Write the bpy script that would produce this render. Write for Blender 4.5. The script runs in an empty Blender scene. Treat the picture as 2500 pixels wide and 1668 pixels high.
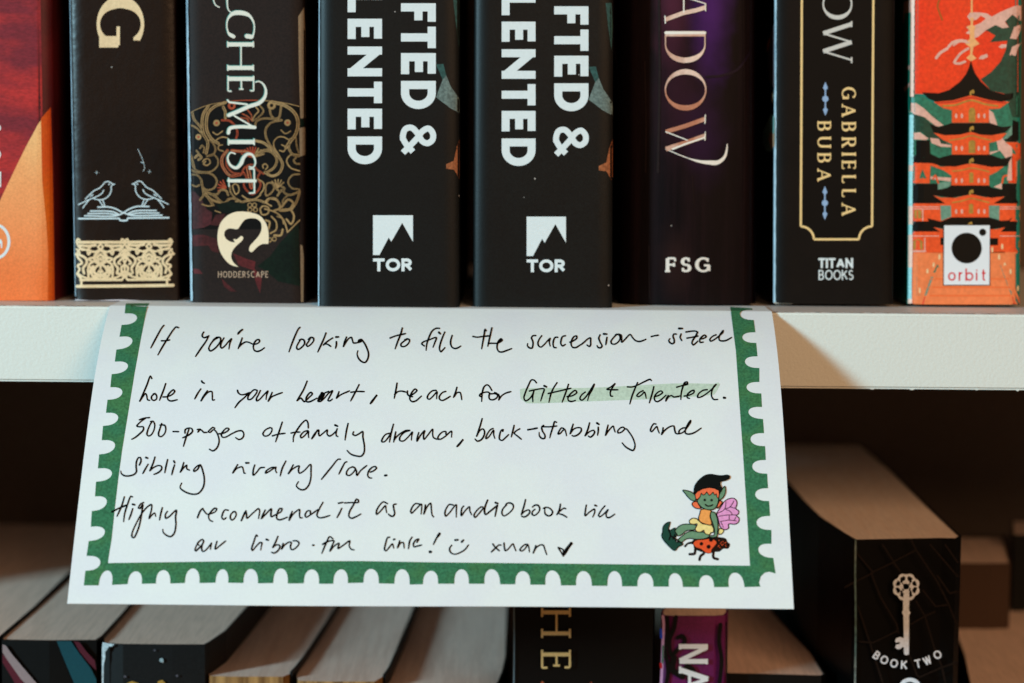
import bpy, bmesh, math, random
from mathutils import Vector, Matrix
from mathutils.geometry import tessellate_polygon, delaunay_2d_cdt
random.seed(7)
R = math.radians
S = bpy.context.scene
COL = S.collection

# ------------------------------------------------------------------ camera
FPX = 5900.0                       # focal length in pixels of a 2500 px wide frame
cam_d = bpy.data.cameras.new('camera')
cam = bpy.data.objects.new('camera', cam_d); COL.objects.link(cam); S.camera = cam
cam_d.sensor_width = 36.0
cam_d.lens = FPX / 2500.0 * 36.0
cam_d.clip_start = 0.02; cam_d.clip_end = 50.0
CAM = Vector((0.0, -0.676, 0.0524))
TILT = 5.17; ROLL = 0.5
cam.matrix_world = Matrix.Translation(CAM) @ Matrix.Rotation(R(90 - TILT), 4, 'X') @ Matrix.Rotation(R(ROLL), 4, 'Z')
cam_d.dof.use_dof = True
cam_d.dof.focus_distance = 0.654
cam_d.dof.aperture_fstop = 9.5
CM = cam.matrix_world.to_3x3()

# ------------------------------------------------------------------ light
w = bpy.data.worlds.new('World'); S.world = w; w.use_nodes = True
bg = w.node_tree.nodes['Background']
AMB = (0.50, 0.285, 0.165, 1.0)    # warm lamplit room around the shelf
bg.inputs[0].default_value = AMB
bg.inputs[1].default_value = 0.36
def area(name, loc, target, size, power, colour):
    d = bpy.data.lights.new(name, 'AREA'); d.shape = 'RECTANGLE'; d.size, d.size_y = size
    d.energy = power; d.color = colour
    o = bpy.data.objects.new(name, d); COL.objects.link(o)
    o.location = loc
    o.rotation_euler = (Vector(target) - Vector(loc)).to_track_quat('-Z', 'Y').to_euler()
    return o
# daylight from a window to the left, a little above the shelf
LDIR = Vector((1.15, 1.0, -0.36)).normalized()
area('window_light', Vector((0.0, -0.02, -0.02)) - LDIR * 2.6, (0, -0.02, -0.02), (0.26, 0.42), 74.5, (0.47, 0.82, 0.97))
# added warm fill for the room's ambient light, right of the camera
area('warm_fill', (0.95, -2.1, 0.95), (0, 0, 0), (1.1, 0.8), 25.0, (1.0, 0.58, 0.31))
S.view_settings.view_transform = 'Standard'
S.view_settings.look = 'None'
S.view_settings.exposure = 0.0
S.view_settings.gamma = 1.0
S.render.engine = 'CYCLES'

# ------------------------------------------------------------------ helpers
def ray(px, py):
    return CM @ Vector(((px - 1250.0) / FPX, -(py - 834.0) / FPX, -1.0))
def on_y(px, py, y):
    d = ray(px, py); return CAM + d * ((y - CAM.y) / d.y)
def on_z(px, py, z):
    d = ray(px, py); return CAM + d * ((z - CAM.z) / d.z)
def on_x(px, py, x):
    d = ray(px, py); return CAM + d * ((x - CAM.x) / d.x)

def lin(c):
    r = []
    for v in c:
        v = v / 255.0
        r.append(v / 12.92 if v <= 0.04045 else ((v + 0.055) / 1.055) ** 2.4)
    return tuple(r)

def mat(name, rgb, rough=0.5, spec=0.3, grain=0.0, gscale=1800.0, bump=0.0, bscale=900.0,
        tint=None, tscale=30.0, tamt=0.5, coat=0.0, specks=0.0, metal=0.0, stretch=None, linear=None, gains=1.1, deep=False, zramp=None):
    m = bpy.data.materials.new(name); m.use_nodes = True
    if max(rgb) < 62 and not linear and not deep: gains *= .32; spec *= .62
    nt = m.node_tree; N = nt.nodes; L = nt.links
    p = N['Principled BSDF']
    c = linear if linear else tuple(min(0.9, v * gains) for v in lin(rgb))
    p.inputs['Base Color'].default_value = (*c, 1)
    p.inputs['Roughness'].default_value = rough
    p.inputs['Specular IOR Level'].default_value = spec
    p.inputs['Coat Weight'].default_value = coat
    p.inputs['Coat Roughness'].default_value = 0.12
    p.inputs['Metallic'].default_value = metal
    tc = N.new('ShaderNodeTexCoord'); mp = N.new('ShaderNodeMapping')
    L.new(tc.outputs['Object'], mp.inputs[0])
    if stretch: mp.inputs['Scale'].default_value = stretch
    src = None
    def noise(scale, detail=2.0):
        n = N.new('ShaderNodeTexNoise'); n.inputs['Scale'].default_value = scale
        n.inputs['Detail'].default_value = detail; L.new(mp.outputs[0], n.inputs['Vector']); return n
    base = N.new('ShaderNodeRGB'); base.outputs[0].default_value = (*c, 1); src = base.outputs[0]
    if zramp:
        sx = N.new('ShaderNodeSeparateXYZ'); L.new(tc.outputs['Object'], sx.inputs[0])
        mr0 = N.new('ShaderNodeMapRange'); mr0.inputs[1].default_value = zramp[0]; mr0.inputs[2].default_value = zramp[1]
        nn = noise(60.0, 3.0); ad = N.new('ShaderNodeMath'); ad.operation = 'MULTIPLY_ADD'; ad.inputs[1].default_value = .35; ad.inputs[2].default_value = -.175
        L.new(nn.outputs[0], ad.inputs[0]); ad2 = N.new('ShaderNodeMath'); L.new(sx.outputs[2], mr0.inputs[0]); L.new(mr0.outputs[0], ad2.inputs[0]); L.new(ad.outputs[0], ad2.inputs[1])
        rp = N.new('ShaderNodeValToRGB'); L.new(ad2.outputs[0], rp.inputs[0]); cs = zramp[2]
        while len(rp.color_ramp.elements) < len(cs): rp.color_ramp.elements.new(.5)
        for i_, c_ in enumerate(cs):
            rp.color_ramp.elements[i_].position = i_ / (len(cs) - 1)
        for i_, c_ in enumerate(cs): rp.color_ramp.elements[i_].color = (*[min(.9, q * 1.1) for q in lin(c_)], 1)
        src = rp.outputs[0]
    if tint:
        n = noise(tscale, 4.0); r = N.new('ShaderNodeValToRGB')
        r.color_ramp.elements[0].position = 0.42; r.color_ramp.elements[1].position = 0.62
        L.new(n.outputs[0], r.inputs[0])
        mx = N.new('ShaderNodeMix'); mx.data_type = 'RGBA'
        mu = N.new('ShaderNodeMath'); mu.operation = 'MULTIPLY'; mu.inputs[1].default_value = tamt
        L.new(r.outputs[0], mu.inputs[0]); L.new(mu.outputs[0], mx.inputs[0])
        t = tuple(min(0.9, v * gains) for v in lin(tint))
        L.new(src, mx.inputs[6]); mx.inputs[7].default_value = (*t, 1); src = mx.outputs[2]
    if grain:
        n = noise(gscale, 1.0)
        mr = N.new('ShaderNodeMapRange'); mr.inputs[1].default_value = 0.25; mr.inputs[2].default_value = 0.75
        mr.inputs[3].default_value = 1 - grain; mr.inputs[4].default_value = 1 + grain
        L.new(n.outputs[0], mr.inputs[0])
        vm = N.new('ShaderNodeVectorMath'); vm.operation = 'SCALE'
        L.new(src, vm.inputs[0]); L.new(mr.outputs[0], vm.inputs['Scale']); src = vm.outputs[0]
    if specks:
        v = N.new('ShaderNodeTexVoronoi'); v.inputs['Scale'].default_value = 330.0
        v.inputs['Randomness'].default_value = 1.0
        L.new(tc.outputs['Object'], v.inputs['Vector'])
        lt = N.new('ShaderNodeMath'); lt.operation = 'LESS_THAN'; lt.inputs[1].default_value = 0.075
        L.new(v.outputs['Distance'], lt.inputs[0])
        sp = N.new('ShaderNodeSeparateColor'); L.new(v.outputs['Color'], sp.inputs[0])
        g2 = N.new('ShaderNodeMath'); g2.operation = 'GREATER_THAN'; g2.inputs[1].default_value = 1 - specks
        L.new(sp.outputs[0], g2.inputs[0])
        mu = N.new('ShaderNodeMath'); mu.operation = 'MULTIPLY'
        L.new(lt.outputs[0], mu.inputs[0]); L.new(g2.outputs[0], mu.inputs[1])
        mx = N.new('ShaderNodeMix'); mx.data_type = 'RGBA'
        L.new(mu.outputs[0], mx.inputs[0]); L.new(src, mx.inputs[6]); mx.inputs[7].default_value = (.42, .40, .37, 1)
        src = mx.outputs[2]
    L.new(src, p.inputs['Base Color'])
    if bump:
        n = noise(bscale, 3.0); b = N.new('ShaderNodeBump')
        b.inputs['Strength'].default_value = 1.0; b.inputs['Distance'].default_value = bump
        L.new(n.outputs[0], b.inputs['Height']); L.new(b.outputs[0], p.inputs['Normal'])
    return m

def link(o, parent=None):
    COL.objects.link(o)
    if parent: o.parent = parent
    return o
def thing(name, label, cat, group=None, kind=None):
    o = bpy.data.objects.new(name, None); COL.objects.link(o); o.empty_display_size = 0.02
    o['label'] = label; o['category'] = cat
    if group: o['group'] = group
    if kind: o['kind'] = kind
    return o
def mesh_obj(name, verts, faces, mats, parent=None, fmat=None, smooth=False):
    me = bpy.data.meshes.new(name); me.from_pydata([tuple(v) for v in verts], [], faces)
    for m in (mats if isinstance(mats, (list, tuple)) else [mats]): me.materials.append(m)
    if fmat:
        for p, i in zip(me.polygons, fmat): p.material_index = i
    if smooth: me.polygons.foreach_set('use_smooth', [True] * len(me.polygons))
    me.update()
    return link(bpy.data.objects.new(name, me), parent)
def box(name, lo, hi, m, parent=None, bevel=0.0):
    bm = bmesh.new(); bmesh.ops.create_cube(bm, size=1.0)
    for v in bm.verts:
        v.co = Vector([lo[i] + (v.co[i] + 0.5) * (hi[i] - lo[i]) for i in range(3)])
    if bevel: bmesh.ops.bevel(bm, geom=bm.edges[:], offset=bevel, segments=3, affect='EDGES')
    me = bpy.data.meshes.new(name); bm.to_mesh(me); bm.free(); me.materials.append(m)
    return link(bpy.data.objects.new(name, me), parent)

# ---- 2-D drawing in photo pixels, laid on a surface by a mapper (px, py, lift) -> point
def smooth(pts, step=3.0, closed=False):
    if len(pts) < 3: return [tuple(p) for p in pts]
    P = [tuple(p) for p in pts]
    n = len(P); out = []
    rng = n if closed else n - 1
    for i in range(rng):
        p0 = P[(i - 1) % n] if (closed or i > 0) else (2 * P[0][0] - P[1][0], 2 * P[0][1] - P[1][1])
        p1 = P[i]; p2 = P[(i + 1) % n]
        p3 = P[(i + 2) % n] if (closed or i + 2 < n) else (2 * P[-1][0] - P[-2][0], 2 * P[-1][1] - P[-2][1])
        d = math.dist(p1, p2); k = max(1, int(d / step))
        def knot(a, b): return max(1e-4, math.dist(a, b)) ** 0.5
        t0 = 0; t1 = t0 + knot(p0, p1); t2 = t1 + knot(p1, p2); t3 = t2 + knot(p2, p3)
        for j in range(k):
            t = t1 + (t2 - t1) * j / k
            def L(a, b, ta, tb): return tuple((tb - t) / (tb - ta) * a[q] + (t - ta) / (tb - ta) * b[q] for q in (0, 1))
            A1 = L(p0, p1, t0, t1); A2 = L(p1, p2, t1, t2); A3 = L(p2, p3, t2, t3)
            B1 = L(A1, A2, t0, t2); B2 = L(A2, A3, t1, t3)
            out.append(L(B1, B2, t1, t2))
    if not closed: out.append(P[-1])
    return out

class Draw:
    """collects flat print (fills and strokes) and lays it on one surface"""
    def __init__(s, mapper, grid=0.0, lk=3e-5):
        s.lk = lk; s.map = mapper; s.v = []; s.f = []; s.fm = []; s.mats = []; s.grid = grid; s.k = 0
    def mi(s, m):
        if m not in s.mats: s.mats.append(m)
        return s.mats.index(m)
    def fill(s, pts, m, layer=1, grid=None):
        g = s.grid if grid is None else grid
        idx = s.mi(m); lift = layer * s.lk; b = len(s.v)
        if not g:
            s.v += [s.map(x, y, lift) for x, y in pts]
            for t in tessellate_polygon([[Vector((x, y, 0)) for x, y in pts]]):
                s.f.append(tuple(b + i for i in t)); s.fm.append(idx)
            return
        P = []
        n = len(pts)
        for i in range(n):
            a = pts[i]; c = pts[(i + 1) % n]; k = max(1, int(math.dist(a, c) / g))
            for j in range(k): P.append((a[0] + (c[0] - a[0]) * j / k, a[1] + (c[1] - a[1]) * j / k))
        nb = len(P)
        x0, x1 = min(p[0] for p in P), max(p[0] for p in P); y0, y1 = min(p[1] for p in P), max(p[1] for p in P)
        V = [Vector(p) for p in P]
        yy = y0 + g / 2
        while yy < y1:
            xx = x0 + g / 2
            while xx < x1:
                V.append(Vector((xx, yy))); xx += g
            yy += g
        ar = sum(P[i][0] * P[(i + 1) % nb][1] - P[(i + 1) % nb][0] * P[i][1] for i in range(nb))
        face = list(range(nb)) if ar > 0 else list(range(nb))[::-1]
        vo, eo, fo, *_ = delaunay_2d_cdt(V, [], [face], 1, 1e-4)
        s.v += [s.map(p.x, p.y, lift) for p in vo]
        for f in fo: s.f.append(tuple(b + i for i in f)); s.fm.append(idx)
    def stroke(s, pts, width, m, layer=1, closed=False, sm=True, step=3.0, taper=None, caps=True):
        """width: number or function(i/n, dx, dy); a ribbon with rounded ends"""
        idx = s.mi(m)
        P = smooth(pts, step, closed) if sm else [tuple(p) for p in pts]
        Q = [P[0]]
        for p in P[1:]:
            if math.dist(p, Q[-1]) > 0.15: Q.append(p)
        if closed: Q.append(Q[0])
        P = []
        for a_, b_ in zip(Q, Q[1:]):
            k = max(1, int(math.ceil(math.dist(a_, b_) / 7.0)))
            P += [(a_[0] + (b_[0] - a_[0]) * j / k, a_[1] + (b_[1] - a_[1]) * j / k) for j in range(k)]
        P.append(Q[-1]); n = len(P)
        if n < 2:
            P = [P[0], (P[0][0] + 0.3, P[0][1])]; n = 2
        s.k = (s.k + 1) % 9
        lift0 = layer * s.lk + s.k * s.lk * .08
        left = []; right = []
        def wd(i, dx, dy):
            if callable(width): return width(i / (n - 1), dx, dy)
            return width
        def emit(poly, lift):
            b = len(s.v); s.v.extend(s.map(x, y, lift) for x, y in poly); s.f.append(tuple(range(b, b + len(poly)))); s.fm.append(idx)
        prev = None; b0 = len(s.v)
        for i in range(n):
            a = P[i - 1] if i > 0 else (P[-2] if closed else P[0]); c = P[i + 1] if i < n - 1 else (P[1] if closed else P[-1])
            d1 = (P[i][0] - a[0], P[i][1] - a[1]); d2 = (c[0] - P[i][0], c[1] - P[i][1])
            l1 = math.hypot(*d1) or 1; l2 = math.hypot(*d2) or 1
            if math.hypot(*d1) < 1e-6: d1, l1 = d2, l2
            if math.hypot(*d2) < 1e-6: d2, l2 = d1, l1
            u1 = (d1[0] / l1, d1[1] / l1); u2 = (d2[0] / l2, d2[1] / l2)
            t = (u1[0] + u2[0], u1[1] + u2[1]); lt = math.hypot(*t)
            cosb = u1[0] * u2[0] + u1[1] * u2[1]
            if lt < 1e-3: t = u2; lt = 1
            t = (t[0] / lt, t[1] / lt)
            wv = wd(i, t[0], t[1]) / 2
            if cosb < 0.4 and 0 < i < n - 1:      # sharp corner: break the ribbon and put a round joint
                nx, ny = -u1[1], u1[0]; w1 = wd(i, *u1) / 2
                s.v += [s.map(P[i][0] + nx * w1, P[i][1] + ny * w1, lift0 + i * 1e-8), s.map(P[i][0] - nx * w1, P[i][1] - ny * w1, lift0 + i * 1e-8)]
                e = len(s.v)
                if prev is not None: s.f.append((prev, prev + 1, e - 1, e - 2)); s.fm.append(idx)
                nx, ny = -u2[1], u2[0]; w2 = wd(i, *u2) / 2
                s.v += [s.map(P[i][0] + nx * w2, P[i][1] + ny * w2, lift0 + 1e-6), s.map(P[i][0] - nx * w2, P[i][1] - ny * w2, lift0 + 1e-6)]
                prev = len(s.v) - 2
                if caps:
                    r = min(w1, w2)
                    emit([(P[i][0] + r * math.cos(q * math.pi / 4), P[i][1] + r * math.sin(q * math.pi / 4)) for q in range(8)], lift0 + 2e-6)
                continue
            ml = 1 / max(0.6, math.sqrt((1 + cosb) / 2))
            nx, ny = -t[1] * ml, t[0] * ml
            s.v += [s.map(P[i][0] + nx * wv, P[i][1] + ny * wv, lift0 + i * 1e-8), s.map(P[i][0] - nx * wv, P[i][1] - ny * wv, lift0 + i * 1e-8)]
            e = len(s.v)
            if prev is not None: s.f.append((prev, prev + 1, e - 1, e - 2)); s.fm.append(idx)
            prev = e - 2
        if caps and not closed:
            for q, (A, B) in ((0, (P[0], P[1])), (n - 1, (P[-1], P[-2]))):
                ang = math.atan2(A[1] - B[1], A[0] - B[0]); r = wd(q, math.cos(ang), math.sin(ang)) / 2
                emit([(A[0] + r * math.cos(ang + a), A[1] + r * math.sin(ang + a)) for a in [(-90 + 30 * z) * math.pi / 180 for z in range(7)]], lift0 + 1.5e-6)
    def disc(s, x, y, r, m, layer=1, ry=None, n=24):
        s.fill([(x + r * math.cos(i * 2 * math.pi / n), y + (ry or r) * math.sin(i * 2 * math.pi / n)) for i in range(n)], m, layer)
    def done(s, name, parent):
        if not s.f: return None
        return mesh_obj(name, s.v, s.f, s.mats, parent, s.fm)

def T(ox, oy, sc, pts): return [(ox + x / sc, oy + y / sc) for x, y in pts]

# ---- skeleton alphabet: u runs along the line, v up; (glyph width, strokes[, smooth?])
def arc(cx, cy, rx, ry, a0, a1, n=20):
    return [(cx + rx * math.cos(R(a0 + (a1 - a0) * i / n)), cy + ry * math.sin(R(a0 + (a1 - a0) * i / n))) for i in range(n + 1)]
GL = {
 'A': (.9, [[(.0, 0), (.45, 1)], [(.45, 1), (.9, 0)], [(.17, .33), (.73, .33)]], [(0, 0), (.9, 0)]),
 'B': (.68, [[(0, 0), (0, 1)], [(0, 1), (.3, 1)] + arc(.3, .76, .27, .24, 90, -90, 14) + [(0, .52)], [(0, .52), (.34, .52)] + arc(.34, .26, .3, .26, 90, -90, 14) + [(0, 0)]], [(0, 0), (0, 1)]),
 'C': (.82, [arc(.5, .5, .5, .5, 48, 312, 30)], []),
 'D': (.82, [[(0, 0), (0, 1)], [(0, 1), (.3, 1)] + arc(.32, .5, .48, .5, 90, -90, 24) + [(0, 0)]], [(0, 0), (0, 1)]),
 'E': (.6, [[(0, 0), (0, 1)], [(0, 1), (.58, 1)], [(0, .52), (.5, .52)], [(0, 0), (.6, 0)]], [(0, 0), (0, 1)]),
 'F': (.58, [[(0, 0), (0, 1)], [(0, 1), (.58, 1)], [(0, .5), (.5, .5)]], [(0, 0)]),
 'G': (.86, [arc(.5, .5, .5, .5, 48, 330, 32) + [(.9, .25)], [(.9, .02), (.9, .45)], [(.55, .45), (.98, .45)]], []),
 'H': (.8, [[(0, 0), (0, 1)], [(.8, 0), (.8, 1)], [(0, .52), (.8, .52)]], [(0, 0), (0, 1), (.8, 0), (.8, 1)]),
 'I': (.0, [[(0, 0), (0, 1)]], [(0, 0), (0, 1)]),
 'K': (.72, [[(0, 0), (0, 1)], [(.66, 1), (.02, .42)], [(.22, .6), (.72, 0)]], [(0, 0), (0, 1), (.72, 0), (.66, 1)]),
 'L': (.56, [[(0, 0), (0, 1)], [(0, 0), (.56, 0)]], [(0, 1)]),
 'M': (.98, [[(0, 0), (.08, 1)], [(.08, 1), (.49, .1)], [(.49, .1), (.9, 1)], [(.9, 1), (.98, 0)]], [(0, 0), (.98, 0)]),
 'N': (.8, [[(0, 0), (0, 1)], [(0, 1), (.8, 0)], [(.8, 0), (.8, 1)]], [(0, 0), (.8, 1)]),
 'O': (.96, [arc(.48, .5, .48, .5, 90, 450, 40)], []),
 'P': (.62, [[(0, 0), (0, 1)], [(0, 1), (.32, 1)] + arc(.32, .73, .29, .27, 90, -90, 14) + [(0, .46)]], [(0, 0), (0, 1)]),
 'R': (.7, [[(0, 0), (0, 1)], [(0, 1), (.32, 1)] + arc(.32, .74, .29, .26, 90, -90, 14) + [(0, .48)], [(.3, .48), (.68, 0)]], [(0, 0), (0, 1), (.68, 0)]),
 'S': (.6, [arc(.3, .745, .26, .255, 35, 265, 18) + arc(.3, .25, .28, .25, 80, -145, 18)], []),
 'T': (.72, [[(.36, 0), (.36, 1)], [(0, 1), (.72, 1)]], [(.36, 0)]),
 'U': (.76, [[(0, 1), (0, .36)] + arc(.38, .36, .38, .36, 180, 360, 20) + [(.76, 1)]], [(0, 1), (.76, 1)]),
 'W': (1.24, [[(0, 1), (.32, 0)], [(.32, 0), (.62, 1)], [(.62, 1), (.94, 0)], [(.94, 0), (1.24, 1)]], [(0, 1), (1.24, 1)]),
 'o': (.6, [arc(.3, .33, .3, .33, 90, 450, 30)], []),
 'r': (.36, [[(0, 0), (0, .66)], arc(.26, .36, .26, .3, 180, 75, 10)], []),
 'b': (.58, [[(0, 0), (0, 1)], arc(.29, .33, .29, .33, 180, 540, 30)], []),
 'i': (.0, [[(0, 0), (0, .66)], [(0, .9), (0, .92)]], []),
 't': (.36, [[(.12, .92), (.12, .18)] + arc(.28, .16, .16, .16, 180, 290, 8), [(0, .64), (.34, .64)]], []),
 ' ': (.4, [], []),
}
def text(D, s, m, base, top, a, b, vertical=False, thick=.2, thin=.2, serif=0.0, gap=.16, layer=2, extents=None, slant=0.0):
    """print string s: upright from x=a to b between baseline y=base and top, or (vertical) reading downwards
    from y=a to b with the baseline at x=base. thick, thin: strokes as a share of the cap height"""
    H = abs(top - base)
    if extents is None:
        adv = []; u = 0
        for ch in s:
            wg = GL[ch][0] + thick; adv.append((u, wg)); u += wg + gap
        tot = u - gap; k = (b - a) / tot
        extents = [(a + x * k, a + (x + wg) * k) for x, wg in adv]
    for ch, (e0, e1) in zip(s, extents):
        wg, strokes, sf = GL[ch]
        tpx = thick * H; usc = (e1 - e0 - tpx) / wg if wg > 1e-6 else 1
        if wg < 1e-6: usc = H
        u0 = e0 + tpx / 2 if wg > 1e-6 else (e0 + e1) / 2
        tn = thin * H / 2 if not serif else thin * H / 2
        def pos(u, v):
            pu = u0 + u * usc; pv = tn + v * (H - 2 * tn)
            return (base + pv, pu) if vertical else (pu, base - pv)
        def wf(q, dx, dy):
            # share of the stroke direction along the letter's upright axis
            up = abs(dx) if vertical else abs(dy)
            if thick == thin: return thick * H
            sgn = dx * dy if vertical else -dx * dy
            if 0.25 < up < 0.98 and sgn > 0.15 and len(st) == 2: return thin * H * 1.15
            return (thin + (thick - thin) * min(1, up * 1.06) ** 2.2) * H
        for st in strokes:
            P = [pos(u, v) for u, v in st]
            if not serif:
                def ext(A, B):
                    dx, dy = A[0] - B[0], A[1] - B[1]; l = math.hypot(dx, dy) or 1
                    if min(abs(dx), abs(dy)) > 0.02 * l: return A
                    q = (wf(0, dx / l, dy / l) / 2) * (1 if ch not in 'it' else .7)
                    return (A[0] + dx / l * q, A[1] + dy / l * q)
                P = [ext(P[0], P[1])] + P[1:-1] + [ext(P[-1], P[-2])] if ch not in 'O' else P
            D.stroke(P, wf, m, layer, sm=False, caps=False)
        if serif:
            for (u, v) in sf:
                x, y = pos(u, v); q = serif * H
                if vertical: D.stroke([(x, y - q), (x, y + q)], thin * H, m, layer, sm=False, caps=False)
                else: D.stroke([(x - q, y), (x + q, y)], thin * H, m, layer, sm=False, caps=False)
            ends = {'C': [(.83, .87), (.83, .13)], 'S': [(.52, .88), (.06, .12)], 'G': [(.83, .87)], 'E': [(.58, 1), (.5, .52), (.6, 0)], 'F': [(.58, 1), (.5, .5)], 'L': [(.56, 0)], 'T': [(0, 1), (.72, 1)]}
            for (u, v) in ends.get(ch, []):
                x, y = pos(u, v); q = serif * H * (0.75 if ch not in 'CSG' else 0.7)
                dirv = -1 if v > .9 else (1 if v < .1 else 0)
                y0, y1 = (-q, q) if dirv == 0 else ((0, q * 1.6) if dirv > 0 else (-q * 1.6, 0))
                if vertical: D.stroke([(x + y0, y), (x + y1, y)], thin * H, m, layer, sm=False, caps=False)
                else: D.stroke([(x, y - y0), (x, y - y1)], thin * H, m, layer, sm=False, caps=False)

def add_glow(m, centre, radii, colour, amount=1.0):
    """printed soft-edged colour patch, in the object's own x and z"""
    nt = m.node_tree; N = nt.nodes; L = nt.links; p = N['Principled BSDF']
    src = p.inputs['Base Color'].links[0].from_socket
    tc = N.new('ShaderNodeTexCoord'); mp = N.new('ShaderNodeMapping'); mp.vector_type = 'POINT'
    mp.inputs['Scale'].default_value = (1 / radii[0], 0, 1 / radii[1])
    mp.inputs['Location'].default_value = (-centre[0] / radii[0], 0, -centre[1] / radii[1])
    L.new(tc.outputs['Object'], mp.inputs[0])
    ln = N.new('ShaderNodeVectorMath'); ln.operation = 'LENGTH'; L.new(mp.outputs[0], ln.inputs[0])
    nz = N.new('ShaderNodeTexNoise'); nz.inputs['Scale'].default_value = 110; nz.inputs['Detail'].default_value = 5; L.new(tc.outputs['Object'], nz.inputs['Vector'])
    ma = N.new('ShaderNodeMath'); ma.operation = 'MULTIPLY_ADD'; ma.inputs[1].default_value = .7; L.new(nz.outputs[0], ma.inputs[0]); L.new(ln.outputs['Value'], ma.inputs[2])
    mr = N.new('ShaderNodeMapRange'); mr.interpolation_type = 'SMOOTHSTEP'; mr.inputs[1].default_value = 1.35; mr.inputs[2].default_value = .35; mr.inputs[3].default_value = 0; mr.inputs[4].default_value = amount
    L.new(ma.outputs[0], mr.inputs[0])
    mx = N.new('ShaderNodeMix'); mx.data_type = 'RGBA'; L.new(mr.outputs[0], mx.inputs[0]); L.new(src, mx.inputs[6]); mx.inputs[7].default_value = (*lin(colour), 1)
    L.new(mx.outputs[2], p.inputs['Base Color'])

# ------------------------------------------------------------------ materials
shelf_m = mat('white_melamine', (214, 220, 214), .48, .3, grain=.05, gscale=2600, bump=1.1e-4, bscale=1000)
shelf_top_m = mat('white_melamine_top', (205, 200, 195), .5, .3, grain=.05, gscale=1600, bump=4e-5, bscale=700)
seam_m = mat('edge_seam', (92, 66, 54), .8, .1, grain=.4, gscale=900)
panel_m = mat('brown_back_panel', (92, 80, 70), .7, .15, grain=.06, gscale=400)
paper_m = mat('note_paper', (222, 231, 232), .75, .15, grain=.018, gscale=1500, tint=(214, 218, 232), tscale=55, tamt=.35, bump=2e-5, bscale=600)
stamp_m = mat('green_print', (52, 112, 80), .7, .15, grain=.28, gscale=1500, tint=(70, 118, 66), tscale=120, tamt=.5)
high_m = mat('green_highlighter', (186, 207, 191), .75, .1, grain=.12, gscale=1300)
ink_m = mat('black_pen_ink', (8, 6, 6), .6, .1)
page_m = mat('page_block', (0, 0, 0), .85, .1, linear=(.9, .68, .56), grain=.07, gscale=2200, tint=(196, 172, 154), tscale=900, tamt=.35, stretch=(1, .05, 1), bump=3e-5, bscale=1500)
page_dk = mat('page_block_grey', (0, 0, 0), .85, .1, linear=(.9, .66, .55), grain=.07, gscale=2200, tint=(200, 160, 142), tscale=420, tamt=.3, stretch=(1, .05, 1), bump=3e-5, bscale=1200)
white_pr = mat('white_print', (212, 222, 224), .5, .25, grain=.03, gscale=1500)

# ------------------------------------------------------------------ the bookcase
case = thing('bookcase', 'white melamine bookcase whose shelf board crosses the picture under the upper books', 'bookcase', kind='structure')
TH = 0.0213
box('shelf_board', (-.75, .0026, -TH + .0002), (.75, .215, 0), shelf_top_m, case, .0003)
bpy.data.objects['shelf_board']['label'] = 'white shelf board carrying the upper row of books'
eb = box('edge_band', (-.75, .0, -TH), (.75, .0024, -.00008), shelf_m, bpy.data.objects['shelf_board'], .0007)
# dark glue line between the edge band and the top face, a little ragged
sv = []; sf = []
for i in range(400):
    x0 = -.3 + i * .0015; a = random.uniform(.00012, .0005)
    for x in (x0, x0 + .0013):
        sv += [(x, .00235, .00006), (x, .00235 + a, .00006)]
    b = len(sv) - 4; sf.append((b, b + 2, b + 3, b + 1))
mesh_obj('glue_line', sv, sf, seam_m, bpy.data.objects['shelf_board'])
# chipped lower edge
cv = []; cf = []
random.seed(3)
for i in range(7):
    x = random.uniform(.10, .15) if i < 5 else random.uniform(-.15, .15)
    wd_ = random.uniform(.0005, .0018); h = random.uniform(.00012, .0004); b = len(cv)
    cv += [(x, .0002, -TH + .0001), (x + wd_, .0002, -TH + .0001), (x + wd_ * .7, .0003, -TH - h), (x + wd_ * .3, .0003, -TH - h * .8)]
    cf.append((b, b + 1, b + 2, b + 3))
mesh_obj('chipped_edge', cv, cf, shelf_m, bpy.data.objects['shelf_board'])
side_m = mat('dark_unseen_panel', (96, 80, 68), .6, .2)
box('unseen_side_panel', (-.285, .0, -.36), (-.267, .2153, -TH - .0003), side_m, case, .0003)  # out of view, added to block window light from the deep interior
box('unseen_side_panel', (.45, .0, -.36), (.468, .2153, -TH - .0003), side_m, case, .0003)
box('back_panel', (-.75, .2155, -.36), (.75, .225, .26), panel_m, case)
box('lower_shelf_board', (-.75, .0, -.36), (.75, .215, -.3387), shelf_top_m, case, .0003)

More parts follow.
